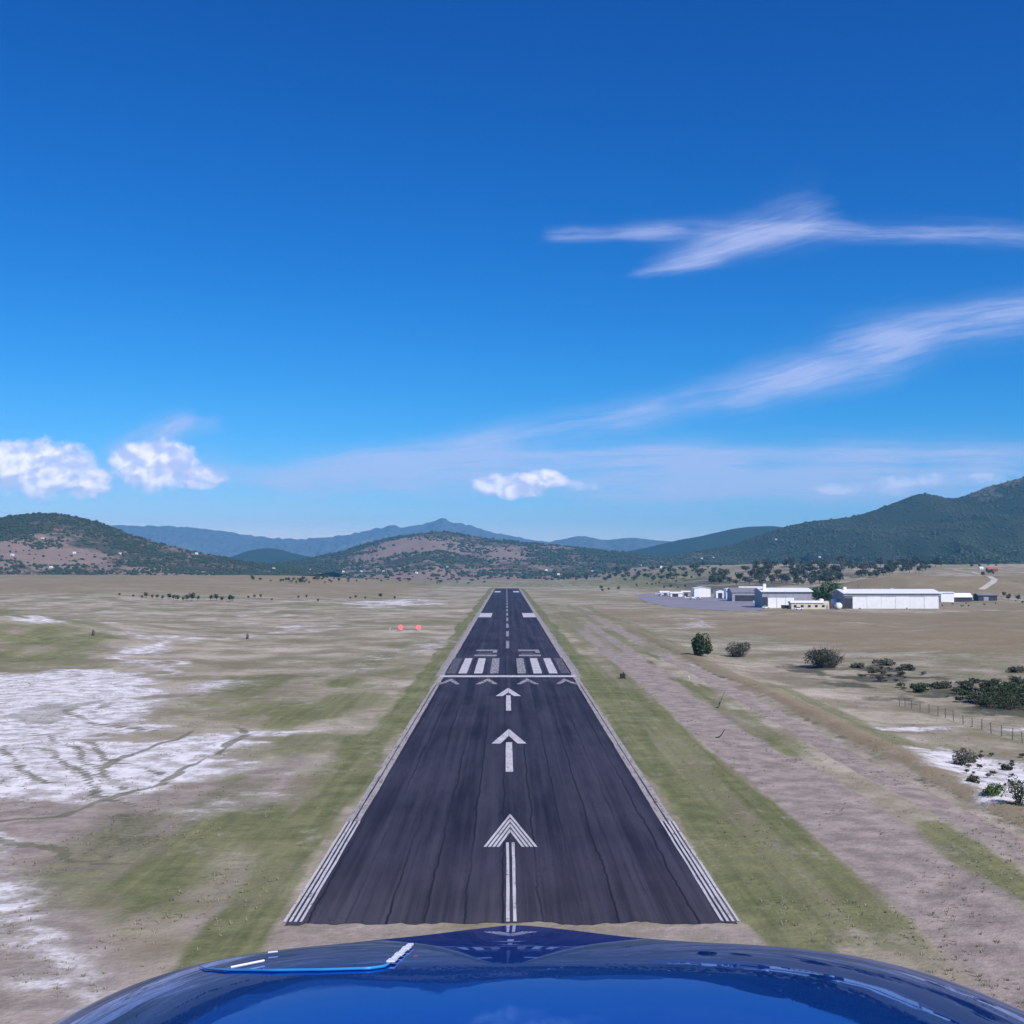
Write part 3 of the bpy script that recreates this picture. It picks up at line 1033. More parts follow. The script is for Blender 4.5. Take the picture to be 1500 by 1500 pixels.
def strips(name, mat, items, z, parent=runway, ny=1, wob=0.0):
    vs, fs, k = [], [], 0
    for i, (x0, x1, y0, y1) in enumerate(items):
        v, q = strip_mesh(x0, x1, y0, y1, z, ny, 1, wob, i * 7 + 1)
        vs.append(v); fs.append(q + k); k += len(v)
    return link(name, np_mesh(name, np.concatenate(vs), np.concatenate(fs), [M[mat]]), parent)


v, q = strip_mesh(-HALF, HALF, Y0, Y1, 0.030, 600, 90)
v[:91, 1] += (fbm(v[:91, 0] / 1.3, v[:91, 0] * 0, 141, 4) - .5) * 1.5
link("pavement", np_mesh("pavement", v, q, [M['asphalt']]), runway)
strips("shoulder", 'shoulder', [(-HALF - 1.0, -HALF - .02, 262, Y1 + 4)], 0.026, ny=400, wob=.7)
strips("shoulder", 'shoulder', [(HALF + .02, HALF + 1.1, 262, Y1 + 4)], 0.026, ny=400, wob=.7)
ZP = 0.046
for s in (-1, 1):
    near = [(s * 14.58 - .62 + k * .36, s * 14.58 - .62 + k * .36 + .20, Y0 + .3, 112) for k in range(4)]
    strips("edge_line", 'paint', near, ZP, ny=60, wob=.10)
    mid = [(s * 14.58 - .62 + k * .72, s * 14.58 - .62 + k * .72 + .56, 112, 245) for k in range(2)]
    strips("edge_line", 'edge_dust', mid, ZP, ny=160, wob=.16)
    strips("edge_line", 'edge_dust', [(s * 14.58 - .55, s * 14.58 + .6, 245, Y1 - 8)], ZP, ny=300, wob=.3)


def arrow(tip, back, halfw, foot_y, stripes, head_thick, shaft):
    """An arrow of the displaced threshold: chevron head made of parallel passes of paint."""
    root = link("arrow", None, runway) if False else None
    mb = MB()
    for k in range(stripes):
        t0, t1 = k / stripes, (k + .66) / stripes if stripes > 1 else 1.0
        for s in (-1, 1):
            y0, y1 = tip - head_thick * t0, tip - head_thick * t1
            # parallel passes: every pass starts further down the axis and ends at the same back line
            w0 = halfw * (y0 - back) / (tip - back)
            w1 = halfw * (y1 - back) / (tip - back)
            mb.poly([(0.02 * s, y0, ZP), (s * w0, back, ZP), (s * w1, back, ZP), (0.02 * s, y1, ZP)][::s])
    o = mb.build("arrow_head", M['paint'], runway)
    strips("arrow_shaft", 'paint', [(-.36, -.12, foot_y, back + 1.6), (.10, .34, foot_y, back + 1.6)] if stripes > 1 else [(-.42, .42, foot_y, back + 1.2)], ZP, ny=40, wob=.08)
    return o


arrow(115.3, 101.8, 2.28, 80.5, 4, 8.6, .7)
arrow(176.0, 161.3, 2.35, 139.0, 1, 7.5, .8)
arrow(236.0, 221.0, 2.35, 198.5, 1, 8.5, .8)
for x in (-12.1, -4.3, 4.0, 12.0):
    mb = MB()
    for s in (-1, 1):
        mb.poly([(x, 256.5, ZP), (x + s * 2.35, 243.5, ZP), (x + s * 1.45, 243.5, ZP), (x, 250.2, ZP)][::s])
    mb.build("chevron", M['paint_worn'], runway)
strips("threshold_bar", 'paint', [(-14.8, 14.8, 259.4, 263.6)], ZP + .003, ny=1)
for x, w, mt in ((-13.0, 2.3, 'paint_faint'), (-10.2, 1.9, 'paint'), (-6.7, 1.9, 'paint'), (-3.1, 1.9, 'paint_worn'), (3.1, 1.9, 'paint_worn'), (6.7, 1.9, 'paint'), (10.2, 1.9, 'paint'), (13.1, 2.3, 'paint_faint')):
    strips("threshold_stripe", mt, [(x - w / 2, x + w / 2, 268.5, 314)], ZP, ny=20, wob=.15)


def digit_two(xc):
    w, y0, y1, t = 3.0, 321.0, 347.0, 6.0
    mb = MB()
    mb.poly([(xc - w, y1 - t, ZP), (xc + w, y1 - t, ZP), (xc + w, y1, ZP), (xc - w, y1, ZP)])
    mb.poly([(xc + w - 1.2, y1 - t - 7, ZP), (xc + w, y1 - t - 7, ZP), (xc + w, y1 - t, ZP), (xc + w - 1.2, y1 - t, ZP)])
    mb.poly([(xc - w, y0, ZP), (xc + w, y0, ZP), (xc + w, y0 + t, ZP), (xc - w, y0 + t, ZP)])
    mb.build("runway_number", M['paint_number'], runway)
    strips("runway_number", 'paint_faint', [(xc - w * .8, xc + w * .55, y1 - t - 11.5, y1 - t - 7.2)], ZP, ny=2, wob=.1)


digit_two(-6.0)
digit_two(6.0)
y = 353.0
while y < Y1 - 60:
    strips("centre_dash", 'paint_worn', [(-.5, .5, y, y + 36)], ZP, ny=4)
    y += 61
for s in (-1, 1):
    strips("aiming_block", 'paint', [(s * 10.9 - 3.1, s * 10.9 + 3.1, 578, 632)], ZP, ny=6)
    strips("aiming_block", 'paint', [(s * 9.5 - 3.0, s * 9.5 + 3.0, 1185, 1250)], ZP, ny=6)

# apron in front of the hangars
ap = MB()
apts = [(930, 871), (968, 867), (1010, 866), (1060, 872), (1118, 884), (1122, 893), (1090, 897), (1040, 893), (985, 890), (945, 882)]
ap.poly([(flat(px, py).x, flat(px, py).y, 0.06) for px, py in apts])
tag(ap.build("apron", M['apron']), "pale grey concrete apron beside the hangars", "apron", kind='structure')

# winding pale track up the knoll
trk = []
for px, py in [(1437, 864), (1446, 858), (1455, 853), (1457, 849), (1448, 845), (1436, 841), (1424, 838), (1410, 837), (1396, 834)]:
    p = spot(px, py)
    if p: trk.append(p)
vs, fs = [], []
dense = []
for a, b in zip(trk, trk[1:]):
    for k in range(6): dense.append(a.lerp(b, k / 6))
for i, p in enumerate(dense):
    nx = dense[min(i + 1, len(dense) - 1)] - dense[max(i - 1, 0)]
    sd = Vector((nx.y, -nx.x, 0)).normalized() * 2.6
    for s in (-1, 0, 1):
        qx = p + sd * s
        vs.append((qx.x, qx.y, ground_z(qx.x, qx.y) + .25))
for i in range(len(dense) - 1):
    for k in (0, 1):
        fs.append((i * 3 + k, i * 3 + k + 1, i * 3 + k + 4, i * 3 + k + 3))
M['track'] = plain("dirt_track", (.50, .44, .40), 0.95, 0.1, 0.1)
tag(link("dirt_road", np_mesh("dirt_road", vs, np.array(fs), [M['track']])), "pale dirt road bending up the tawny knoll", "road", kind='structure')


# ------------------------------------------------------------------ buildings
def gable(mb, x0, x1, y0, y1, z0, z1, over=.6, t=.25, axis='x'):
    """A thin two-slope roof; the ridge runs along the axis."""
    if axis == 'x':
        ym = (y0 + y1) / 2
        mb.prism([(y0 - over, z0 - .1), (ym, z1), (y1 + over, z0 - .1), (y1 + over, z0 + t - .1), (ym, z1 + t), (y0 - over, z0 + t - .1)], 'x', x0 - over, x1 + over)
    else:
        xm = (x0 + x1) / 2
        mb.prism([(x0 - over, z0 - .1), (xm, z1), (x1 + over, z0 - .1), (x1 + over, z0 + t - .1), (xm, z1 + t), (x0 - over, z0 + t - .1)], 'y', y0 - over, y1 + over)
    return mb


def walls(mb, x0, x1, y0, y1, h, ridge, axis='x'):
    if axis == 'x':
        ym = (y0 + y1) / 2
        mb.prism([(y0, -.5), (y1, -.5), (y1, h), (ym, ridge), (y0, h)], 'x', x0, x1)
    else:
        xm = (x0 + x1) / 2
        mb.prism([(x0, -.5), (x1, -.5), (x1, h), (xm, ridge), (x0, h)], 'y', y0, y1)
    return mb


def seat(px, py, Y):
    p = at(px, py, Y)
    return Vector((p.x, Y, ground_z(p.x, Y)))


# the big hangar
g = tag(empty("hangar", seat(1306, 890, 700)), "largest white hangar, low-pitched roof and long row of white sliding doors", "hangar")
walls(MB(), -27.5, 28, 0, 26, 8.9, 10.9).build("wall", M['grey'], g)
gable(MB(), -27.5, 28, 0, 26, 9.0, 11.0, 1.3, .35).build("roof", M['white_roof'], g)
MB().box(-28.2, 28.6, -.65, -.02, 7.5, 8.55).build("fascia", M['grey'], g)
MB().box(-27.4, -23.2, -.12, 0.3, .1, 6.4).build("open_bay", M['dark'], g)
for k in range(6):
    x = -22.9 + k * 8.42
    d = MB()
    d.box(x, x + 8.28, -.32 - .1 * (k % 2), -.06 - .1 * (k % 2), .05, 7.3)
    for j in range(9):
        d.box(x + .3 + j * .92, x + .38 + j * .92, -.37 - .1 * (k % 2), -.325 - .1 * (k % 2), .2, 7.2)
    d.build("sliding_door", M['white'], g)
MB().box(-25.5, -23.8, 9, 10.6, 9.0, 12.6).build("chimney", M['white'], g)
MB().box(3.0, 5.6, 12.2, 13.8, 10.7, 11.9).build("roof_vent", M['grey'], g)

# the second hangar with its low front annex
g = tag(empty("hangar", seat(1152, 890, 716)), "white-roofed hangar with a tall thin chimney left of the round trees", "hangar")
walls(MB(), -14.5, 15, 0, 22, 9.6, 11.4).build("wall", M['grey'], g)
gable(MB(), -14.5, 15, 0, 22, 9.7, 11.5, 1.0, .35).build("roof", M['white_roof'], g)
MB().box(-14.4, -11.4, -.15, .2, .1, 6.5).build("open_bay", M['dark'], g)
for k in range(3):
    MB().box(-11.1 + k * 5.3, -6.0 + k * 5.3, -.3 - .1 * (k % 2), -.05 - .1 * (k % 2), .05, 6.0).build("sliding_door", M['white'], g)
MB().box(-13.2, -11.4, 3, 4.6, 9.4, 14.4).build("chimney", M['white'], g)

g = tag(empty("annex", seat(1187, 892, 693)), "long low cream building in front of the chimney hangar", "building")
walls(MB(), -11, 11, 0, 7, 3.6, 4.6).build("wall", M['cream'], g)
gable(MB(), -11, 7.5, 0, 7, 3.7, 4.7, .5, .2).build("roof", M['white_roof'], g)
for k in range(5):
    w = MB().box(-9.6 + k * 4.1, -8.0 + k * 4.1, -.06, .1, 1.1, 2.4).build("window", M['glass'], g)
MB().box(9.2, 10.4, -.06, .1, 0.05, 2.3).build("door", M['grey'], g)

# sheds around the apron
def shed(name, px, py, Y, w, d, h, ridge, wall, roof, label, axis='x', door=None, cat="building", rz=0.0):
    g = tag(empty(name, seat(px, py, Y), rz), label, cat)
    walls(MB(), -w / 2, w / 2, 0, d, h, ridge, axis).build("wall", M[wall], g)
    gable(MB(), -w / 2, w / 2, 0, d, h + .08, ridge + .08, .5, .22, axis).build("roof", M[roof], g)
    if door:
        MB().box(door[0], door[1], -.1, .15, .05, door[2]).build("door", M[door[3]], g)
    return g


shed("shed", 1029, 873, 985, 13.5, 12, 7.2, 8.2, 'white', 'white_roof', "plain white box hangar at the far left of the buildings", 'y', (-4.5, 4.5, 5.2, 'white'))
shed("shed", 974, 874, 1040, 8, 7, 2.6, 3.6, 'white', 'white_roof', "low white shed at the far left end of the apron", 'x', (-2.5, 2.5, 2.2, 'dark'))
shed("shed", 991, 875, 1000, 10, 7, 2.8, 3.8, 'white', 'white_roof', "low wide white shed behind the first parked aeroplanes", 'x', (-3.5, 1.5, 2.3, 'dark'))
shed("shed", 1082, 877, 900, 6, 8, 4.0, 4.9, 'white', 'greyroof', "small white shed tucked against the long grey hangar", 'y', (-1.2, 1.2, 2.4, 'dark'))
shed("shed", 1005, 872, 1010, 7, 8, 3.4, 4.2, 'grey', 'white_roof', "small pale shed left of the white box hangar", 'x', (-1.5, 1.5, 2.6, 'dark'))
shed("shed", 1056, 875, 950, 7.5, 10, 6.0, 7.0, 'white', 'greyroof', "narrow white shed with a dark open doorway", 'y', (-2.2, 1.2, 4.2, 'dark'))
shed("shed", 1072, 878, 925, 8.5, 11, 7.6, 8.4, 'white', 'white_roof', "tall white shed beside the long grey hangar", 'y', (-3.0, 0.6, 5.2, 'grey'))
g = shed("long_hangar", 1098, 882, 860, 25, 20, 6.2, 9.4, 'grey', 'greyroof', "long grey hangar with weathered roof and dark open front", 'x', (-10.5, 10.5, 4.4, 'dark'), "hangar")
MB().box(-6, 12.6, 9.1, 10.9, 9.65, 10.6).build("ridge_vent", M['white'], g)
g = shed("shed", 1388, 876, 845, 9.2, 9, 6.4, 6.9, 'white', 'white_roof', "white square block just right of the largest hangar", 'x')
g = shed("shed", 1411, 875, 850, 12.5, 9, 3.2, 5.9, 'dark', 'white_roof', "low shed with white roof over a dark open front", 'x', (-4, 4, 2.6, 'dark'))
shed("shed", 1447, 876, 860, 13.5, 9, 3.9, 5.2, 'dark', 'greyroof', "dark low shed at the right end of the buildings", 'x', (-3, 0.5, 2.8, 'grey'))
p = spot(1455, 838)
if p is None: p = Vector((at(1455, 838, 1100).x, 1100, 20))
g = tag(empty("house", p), "red-roofed house on the tawny knoll at the end of the track", "house")
walls(MB(), -6, 6, 0, 8, 3.2, 5.6).build("wall", M['redroof'], g)
gable(MB(), -6, 6, 0, 8, 3.3, 5.7, .7, .25).build("roof", M['redroof'], g)
MB().box(-1, .3, -.08, .1, .05, 2.2).build("door", M['dark'], g)
MB().box(2, 3.6, -.08, .1, 1.0, 2.2).build("window", M['glass'], g)

# far cottages scattered over the slopes
spots = [((63, 790), "pale cottage high on the clearing of the left hill"), ((18, 814), "pale cottage low on the left hill near its left end"), ((109, 811), "small pale cottage in the middle clearing of the left hill"),
         ((176, 812), "pale cottage at the right of the left hill's clearing"), ((288, 812), "white cottage on the right flank of the left hill"), ((75, 832), "pale cottage at the foot of the left hill"),
         ((401, 834), "white cottage left of the scrub hill's foot"), ((503, 838), "white cottage at the foot of the scrub hill, left one of a row"), ((529, 838), "white cottage at the scrub hill's foot, second of a row"),
         ((553, 839), "white cottage at the scrub hill's foot, third of a row"), ((562, 838), "white cottage at the scrub hill's foot, last of a row"), ((610, 840), "lone white cottage left of the runway's far end"),
         ((1028, 819), "white cottage where the wooded mountain meets the plain"), ((1045, 818), "white cottage beside another at the mountain's left foot"), ((1137, 791), "bright white cottage part way up the wooded mountain"),
         ((1201, 817), "white cottage among the oaks behind the hangars"), ((818, 842), "pale farmhouse right of the runway's far end"), ((800, 836), "small pale cottage below the scrub hill's right slope"),
         ((1437, 834), "slim white hut beside the red-roofed house"), ((868, 838), "white cottage among the valley trees right of the runway end"), ((902, 833), "pale cottage in the valley below the grey-green ridge"),
         ((938, 829), "white cottage where the valley trees meet the mountain foot"), ((968, 832), "pale cottage left of the hangars in the valley trees"), ((655, 832), "pale cottage on the lower slope of the centre scrub hill"), ((455, 836), "white cottage between the left hill and the scrub hill"), ((1345, 826), "pale cottage among the scattered oaks above the knoll"), ((1400, 822), "white cottage in the oaks left of the red-roofed house")]
proto = None
for (px, py), lab in spots:
    p = spot(px, py)
    if p is None: continue
    if proto is None:
        proto = o = empty("cottage", p)
        walls(MB(), -4.5, 4.5, -3.5, 3.5, 3.6, 5.6).build("wall", M['white'], o)
        gable(MB(), -4.5, 4.5, -3.5, 3.5, 3.7, 5.7, .5, .2).build("roof", M['white_roof'], o)
        MB().box(-.6, .6, -3.56, -3.4, .05, 2.2).build("door", M['dark'], o)
    else:
        o = copy_tree(proto)
    o.location = p
    o.rotation_euler.z = random.uniform(-.5, .5)
    s = .50 + .10 * min(2.0, p.y / 2500)
    o.scale = (s, s, s)
    tag(o, lab, "cottage", "cottages scattered over the far slopes")


# ------------------------------------------------------------------ parked aeroplanes, vehicles, tanks
def aeroplane():
    o = empty("parked_aeroplane", (0, 0, 0))
    b = MB()
    b.tube([(0, -3.6, 1.15), (0, -3.2, 1.2), (0, -2.2, 1.3), (0, -.6, 1.45), (0, .8, 1.4), (0, 3.6, 1.35), (0, 4.4, 1.4)], [.12, .42, .6, .72, .62, .26, .12], 12)
    b.build("fuselage", M['white'], o, True)
    MB().box(-5.4, 5.4, -1.2, .35, 2.05, 2.2, .05).build("wing", M['white'], o)
    MB().box(-1.7, 1.7, 3.5, 4.3, 1.45, 1.53, .02).build("tailplane", M['white'], o)
    MB().prism([(3.3, 1.5), (4.5, 1.5), (4.75, 2.9), (4.2, 2.9)], 'x', -.05, .05).build("tail_fin", M['white'], o)
    MB().box(-.5, .5, -1.35, -.4, 1.75, 2.04).build("windscreen", M['glass'], o)
    for x, y in ((0, -2.4), (-1.1, .1), (1.1, .1)):
        w = MB()
        w.tube([(x - .09, y, .25), (x + .09, y, .25)], .25, 12)
        w.build("wheel", M['rubber'], o)
    return o


ap0 = aeroplane()
for i, (px, py, Y, rz, lab) in enumerate([(967, 873, 1030, .9, "white parked aeroplane at the left end of the apron line"), (982, 874, 1015, .5, "white parked aeroplane second along the apron line"),
                                          (994, 874, 1005, .8, "white parked aeroplane in front of the small pale shed"), (1012, 879, 900, 1.2, "white parked aeroplane alone on the middle of the apron"),
                                          (1024, 878, 905, .2, "white parked aeroplane below the white box hangar"), (1111, 888, 775, .6, "white aeroplane nosed in beside the white car")]):
    o = ap0 if i == 0 else copy_tree(ap0)
    p = seat(px, py, Y)
    o.location = (p.x, p.y, max(p.z, .06))
    o.rotation_euler.z = rz
    tag(o, lab, "aeroplane", "light aeroplanes parked on the apron")


def car(px, py, Y, rz, mat, label, van=False, cat="car"):
    p = seat(px, py, Y)
    o = tag(empty("parked_van" if van else "parked_car", p, rz), label, cat)
    MB().prism([(-2.3, .35), (2.3, .35), (2.3, .95), (1.2, 1.05), (-2.2, 1.1)] if not van else [(-2.5, .4), (2.5, .4), (2.5, 1.2), (1.9, 1.3), (1.5, 2.1), (-2.5, 2.2)], 'y', -.9, .9).build("body", M[mat], o)
    if not van:
        MB().prism([(-1.9, 1.1), (1.0, 1.06), (.35, 1.62), (-1.4, 1.64)], 'y', -.78, .78).build("cabin", M['glass'], o)
        MB().box(-1.35, .35, -.74, .74, 1.645, 1.7).build("roof", M[mat], o)
    else:
        MB().prism([(1.55, 1.35), (1.95, 1.32), (1.62, 2.0)], 'y', -.92, .92).build("windscreen", M['glass'], o)
    for x in (-1.4, 1.45):
        for y in (-.92, .92):
            w = MB()
            w.tube([(x, y - .1, .34), (x, y + .1, .34)], .34, 14)
            w.build("wheel", M['rubber'], o)
    return o


car(1122, 891, 707, .1, 'white', "white car parked at the left corner of the chimney hangar")
car(1170, 894, 678, 0, 'white', "white car parked before the cream building")
car(1151, 890, 700, .2, 'dark', "dark van standing in front of the white hangar doors", True, "van")
car(1214, 890, 705, -.4, 'red', "red pickup-sized van between the cream building and the big hangar", True, "van")


def tank(px, py, Y, r, h, label, lie=False):
    p = seat(px, py, Y)
    o = tag(empty("storage_tank", p), label, "tank")
    b = MB()
    if lie:
        b.tube([(0, -2.2, r + .3), (0, -2.0, r + .3), (0, 2.0, r + .3), (0, 2.2, r + .3)], [r * .6, r, r, r * .6], 18)
    else:
        b.tube([(0, 0, 0), (0, 0, h), (0, 0, h + r * .3), (0, 0, h + r * .45)], [r, r, r * .75, r * .1], 18)
    b.build("shell", M['white'], o, True)
    MB().box(-r * .8, r * .8, -.5, .5, -.2, .45 if lie else .1).build("plinth", M['grey'], o)
    return o


tank(1203, 884, 730, 1.7, 4.4, "small white round tank in front of the trees")
tank(1222, 886, 716, 2.1, 4.6, "white round tank behind the red van")
tank(1228, 892, 690, 1.8, 2.6, "white horizontal tank beside the big hangar's dark end", True)

# ------------------------------------------------------------------ approach lights, markers, fence
def papi(px, py, label):
    p = flat(px, py)
    z = ground_z(p.x, p.y)
    o = tag(empty("approach_light", (p.x, p.y, z)), label, "runway light", "red approach slope lights")
    MB().box(-.72, .72, -.35, 1.1, .78, 2.1, .1).build("housing", M['redbox'], o)
    l = MB()
    l.tube([(0, -.42, 1.45), (0, -.36, 1.45)], .85, 20)
    l.build("lens", M['redlamp'], o)
    for x in (-.7, .7):
        for y in (-.1, .85):
            MB().box(x - .05, x + .05, y - .05, y + .05, -.3, .75).build("leg", M['grey'], o)
    return o


m, n, b = new_mat("red_lamp")
b.inputs['Base Color'].default_value = (.6, .02, .03, 1)
b.inputs['Emission Color'].default_value = (1.0, .10, .12, 1)
b.inputs['Emission Strength'].default_value = 2.2
M['redlamp'] = m
papi(587, 925, "glowing red approach light, the one farther from the runway")
papi(613, 925, "glowing red approach light, the one nearer the runway")
p = flat(571, 924)
g = tag(empty("marker_box", (p.x, p.y, ground_z(p.x, p.y))), "small pale box on legs left of the red lights", "marker")
MB().box(-.35, .35, -.3, .3, .5, 1.15, .06).build("housing", M['grey'], g)
MB().box(-.35, .35, -.25, .25, -.2, .5).build("stand", M['grey'], g)

p = flat(912, 994)
g = tag(empty("light_box", (p.x, p.y, ground_z(p.x, p.y))), "small black box standing in the grass right of the threshold", "box")
MB().box(-.55, .55, -.4, .4, .15, 1.05, .06).build("housing", M['rubber'], g)
MB().box(-.75, .75, -.5, .5, -.2, .15, .04).build("base", M['dark'], g)
MB().box(.1, .3, -.1, .1, 1.05, 1.4).build("vent", M['dark'], g)
p = flat(1009, 995)
g = tag(empty("marker_cone", (p.x, p.y, ground_z(p.x, p.y))), "little pale cone beside the dirt path", "cone")
c = MB(); c.tube([(0, 0, .05), (0, 0, .62)], [.24, .07], 14); c.build("cone", M['cream'], g, True)
MB().box(-.3, .3, -.3, .3, -.1, .05).build("base", M['cream'], g)


def stake(px, py, H_, lean, label, bent):
    p = flat(px, py)
    g = tag(empty("marker_stake", (p.x, p.y, ground_z(p.x, p.y))), label, "stake")
    s = MB()
    if bent:
        s.tube([(-.55, .1, .10), (0, 0, .22), (.25, 0, H_ * .35), (lean, 0, H_)], [.06, .08, .08, .06], 8)
    else:
        s.tube([(0, 0, -.2), (lean * .5, 0, H_ * .5), (lean, 0, H_)], [.05, .04, .03], 8)
    s.build("stake", M['dark'], g, True)
    if not bent:
        k = MB(); k.tube([(lean * .2, 0, H_ * .2), (lean * .35, 0, H_ * .35)], .14, 10); k.build("reflector", M['dark'], g)
        k = MB(); k.tube([(-.12, 0, .0), (.05, 0, .18)], .15, 10); k.build("foot", M['dark'], g)
        k = MB(); k.tube([(lean, 0, H_), (lean * 1.05, 0, H_ + .1)], .06, 8); k.build("cap", M['wire'], g)
    return g


stake(1051, 1037, 2.9, 1.35, "thin leaning dark stake with knobs, farther of two on the path", False)
stake(1054, 1081, 1.25, .75, "short bent black stake, nearer of two on the path", True)
for px, py, lab in [(136, 931, "small dark stump on the green knoll at the left"), (362, 936, "dark stump on the bare left slope")]:
    p = spot(px, py)
    g = tag(empty("stump", p), lab, "stump")
    s = MB(); s.tube([(0, 0, -.2), (.1, 0, .8), (.05, .1, 1.7)], [.5, .4, .28], 9); s.build("trunk", M['bark'], g, True)
    s = MB(); s.tube([(.1, 0, .7), (.7, .1, 1.3)], [.2, .1], 7); s.build("limb", M['bark'], g, True)

# wire fence on the right
fpx = [(1318, 1034), (1326, 1036), (1336, 1038.5), (1348, 1042), (1361, 1045), (1374, 1049), (1385, 1052), (1397, 1056), (1411, 1061), (1424, 1065), (1438, 1069), (1452, 1075), (1467, 1079), (1483, 1084), (1498, 1089), (1516, 1095), (1536, 1102)]
fp = []
for px, py in fpx:
    p = spot(px, py)
    fp.append(p)
fence = tag(empty("wire_fence", fp[0]), "thin wire fence on weathered posts crossing the scrub at the right", "fence")
tops = []
for i, p in enumerate(fp):
    q = p - fp[0]
    hgt = 1.55 + random.uniform(-.15, .2)
    lx, ly = random.uniform(-.12, .12), random.uniform(-.1, .1)
    s = MB()
    s.tube([(q.x, q.y, q.z - .3), (q.x + lx, q.y + ly, q.z + hgt)], [.075, .06], 7)
    s.build("post", M['wood'], fence)
    tops.append([(Vector((q.x, q.y, q.z)).lerp(Vector((q.x + lx, q.y + ly, q.z + hgt)), t)) for t in (.35, .62, .9)])
for k in range(3):
    s = MB()
    s.tube([t[k] + Vector((0, -.07, 0)) for t in tops], .012, 4)
    s.build("wire", M['wire'], fence)

# ------------------------------------------------------------------ single trees and bushes
def hv(px, py):
    return spot(px, py)


def px_at(p):
    return (p - EYE).y / FPX


p = hv(1027, 961); k = px_at(p)
tree("round_tree", p, 17 * k, 36 * k, 'leaf', "dense dark green round tree at the start of the berm", leaves=1700, size=.36, seed=3, low=.01, lobes=18)
p = hv(1080, 962); k = px_at(p)
twig_bush("twiggy_bush", p, 21 * k, 24 * k, "brown twiggy bush just right of the round tree", seed=4, stems=90, leafy=1100)
p = hv(1208, 978); k = px_at(p)
twig_bush("twiggy_bush", p, 30 * k, 38 * k, "largest dark twiggy bush on the plain, right of centre", seed=5, stems=150, leafy=2600, mat='leaf_oak')
for px, py, w, h, mat, seed, lab in [
    (1480, 1040, 50, 40, 'leaf', 6, "large dark green bush mass at the right behind the fence"), (1440, 1030, 18, 16, 'leaf_grey', 7, "grey-green bush touching the large dark bush"),
    (1347, 1014, 13, 13, 'leaf', 8, "small round dark bush in the scrub left of the fence"), (1418, 1012, 12, 13, 'leaf_oak', 9, "small olive bush above the fence posts"),
    (1410, 1120, 19, 26, 'leaf_grey', 10, "grey-green bush standing in the white sand"), (1424, 1117, 8, 10, 'leaf_oak', 11, "tiny olive bush at the edge of the white sand"),
    (1456, 1165, 16, 20, 'leaf_bright', 12, "bright green bush behind the berm, left one of two"), (1493, 1180, 20, 42, 'leaf', 13, "dark green bush behind the berm at the picture edge"),
    (1425, 1146, 10, 9, 'leaf_oak', 14, "low olive bush on the back of the berm"), (1296, 975, 14, 10, 'leaf_grey', 15, "low grey scrub bush right of the largest twiggy bush"),
    (1330, 982, 10, 9, 'leaf_grey', 16, "low grey scrub bush on open ground, small and lone"), (1380, 1008, 16, 10, 'leaf_oak', 17, "flat olive bush between two small bushes"),
    (1486, 985, 14, 10, 'leaf_grey', 18, "flat grey bush near the right edge above the dark mass"), (1255, 978, 12, 8, 'leaf_oak', 19, "low dark bush at the right foot of the twiggy bush"),
    (1475, 1128, 9, 8, 'leaf_oak', 20, "small olive tuft on the white sand at the right")]:
    p = hv(px, py)
    if p is None: continue
    k = px_at(p)
    o = tag(empty("bush", p), lab, "bush")
    link("foliage", crown("foliage", M[mat], w * k * 1.25, h * k * 1.4, -h * k * .3, int(500 + w * 22), max(.11, 1.5 * k), seed, lobes=12, spread=.7), o)
    s = MB()
    for j in range(9):
        a = j * .7
        s.tube([(0, 0, -.1), (math.cos(a) * w * k * .3, math.sin(a) * w * k * .3, h * k * .4), (math.cos(a) * w * k * .55, math.sin(a) * w * k * .55, h * k * .75)], [.06, .045, .02], 5)
    s.build("stems", M['bark'], o)

for px, py, w, h, lab, sd in [(1199, 886, 17, 32, "rounded bright green tree left of the big hangar, nearer the chimney hangar", 21), (1216, 886, 20, 40, "tallest bright green tree between the two hangars", 22),
                              (1233, 884, 15, 33, "bright green tree touching the big hangar's left end", 23)]:
    p = seat(px, py, 745)
    k = px_at(p)
    tree("hangar_tree", p, w * k, h * k, 'leaf_bright', lab, leaves=1000, size=.75, seed=sd, low=.12, lobes=14)


def small_tree_mesh(seed, mat, leaves=150):
    v, f = crown_arrays(1.0, 1.7, .25, leaves, .2, seed, lobes=8)
    tr = trunk_mesh("trunk", .9, .07, seed, 3)
    tv = np.array([x.co[:] for x in tr.vertices]); tf = [list(pp.vertices) for pp in tr.polygons]
    q4 = np.array([x for x in tf if len(x) == 4])
    me = np_mesh("oak_tree", np.concatenate([v, tv]), [f, q4 + len(v)], [M[mat], M['bark']])
    mi = np.zeros(len(me.polygons), dtype=np.int32); mi[len(f):] = 1
    me.polygons.foreach_set('material_index', mi)
    return me


oaks = [small_tree_mesh(100 + i, mt) for i, mt in enumerate(('leaf_oak', 'leaf_oak', 'leaf', 'leaf_grey'))]


def scatter(name, n_, gen, label, group, cat, lo, hi, meshes=oaks, wide=1.0, flat=1.0):
    made = 0
    tries = 0
    while made < n_ and tries < n_ * 30:
        tries += 1
        px, py = gen()
        p = spot(px, py)
        if p is None or p.y < 90: continue
        k = px_at(p)
        s = random.uniform(lo, hi) * k
        o = link(name, random.choice(meshes), None, p, random.uniform(0, 6.28))
        o.scale = (s * wide * random.uniform(.85, 1.2), s * wide, s * flat * random.uniform(.8, 1.15))
        tag(o, label, cat, group)
        made += 1


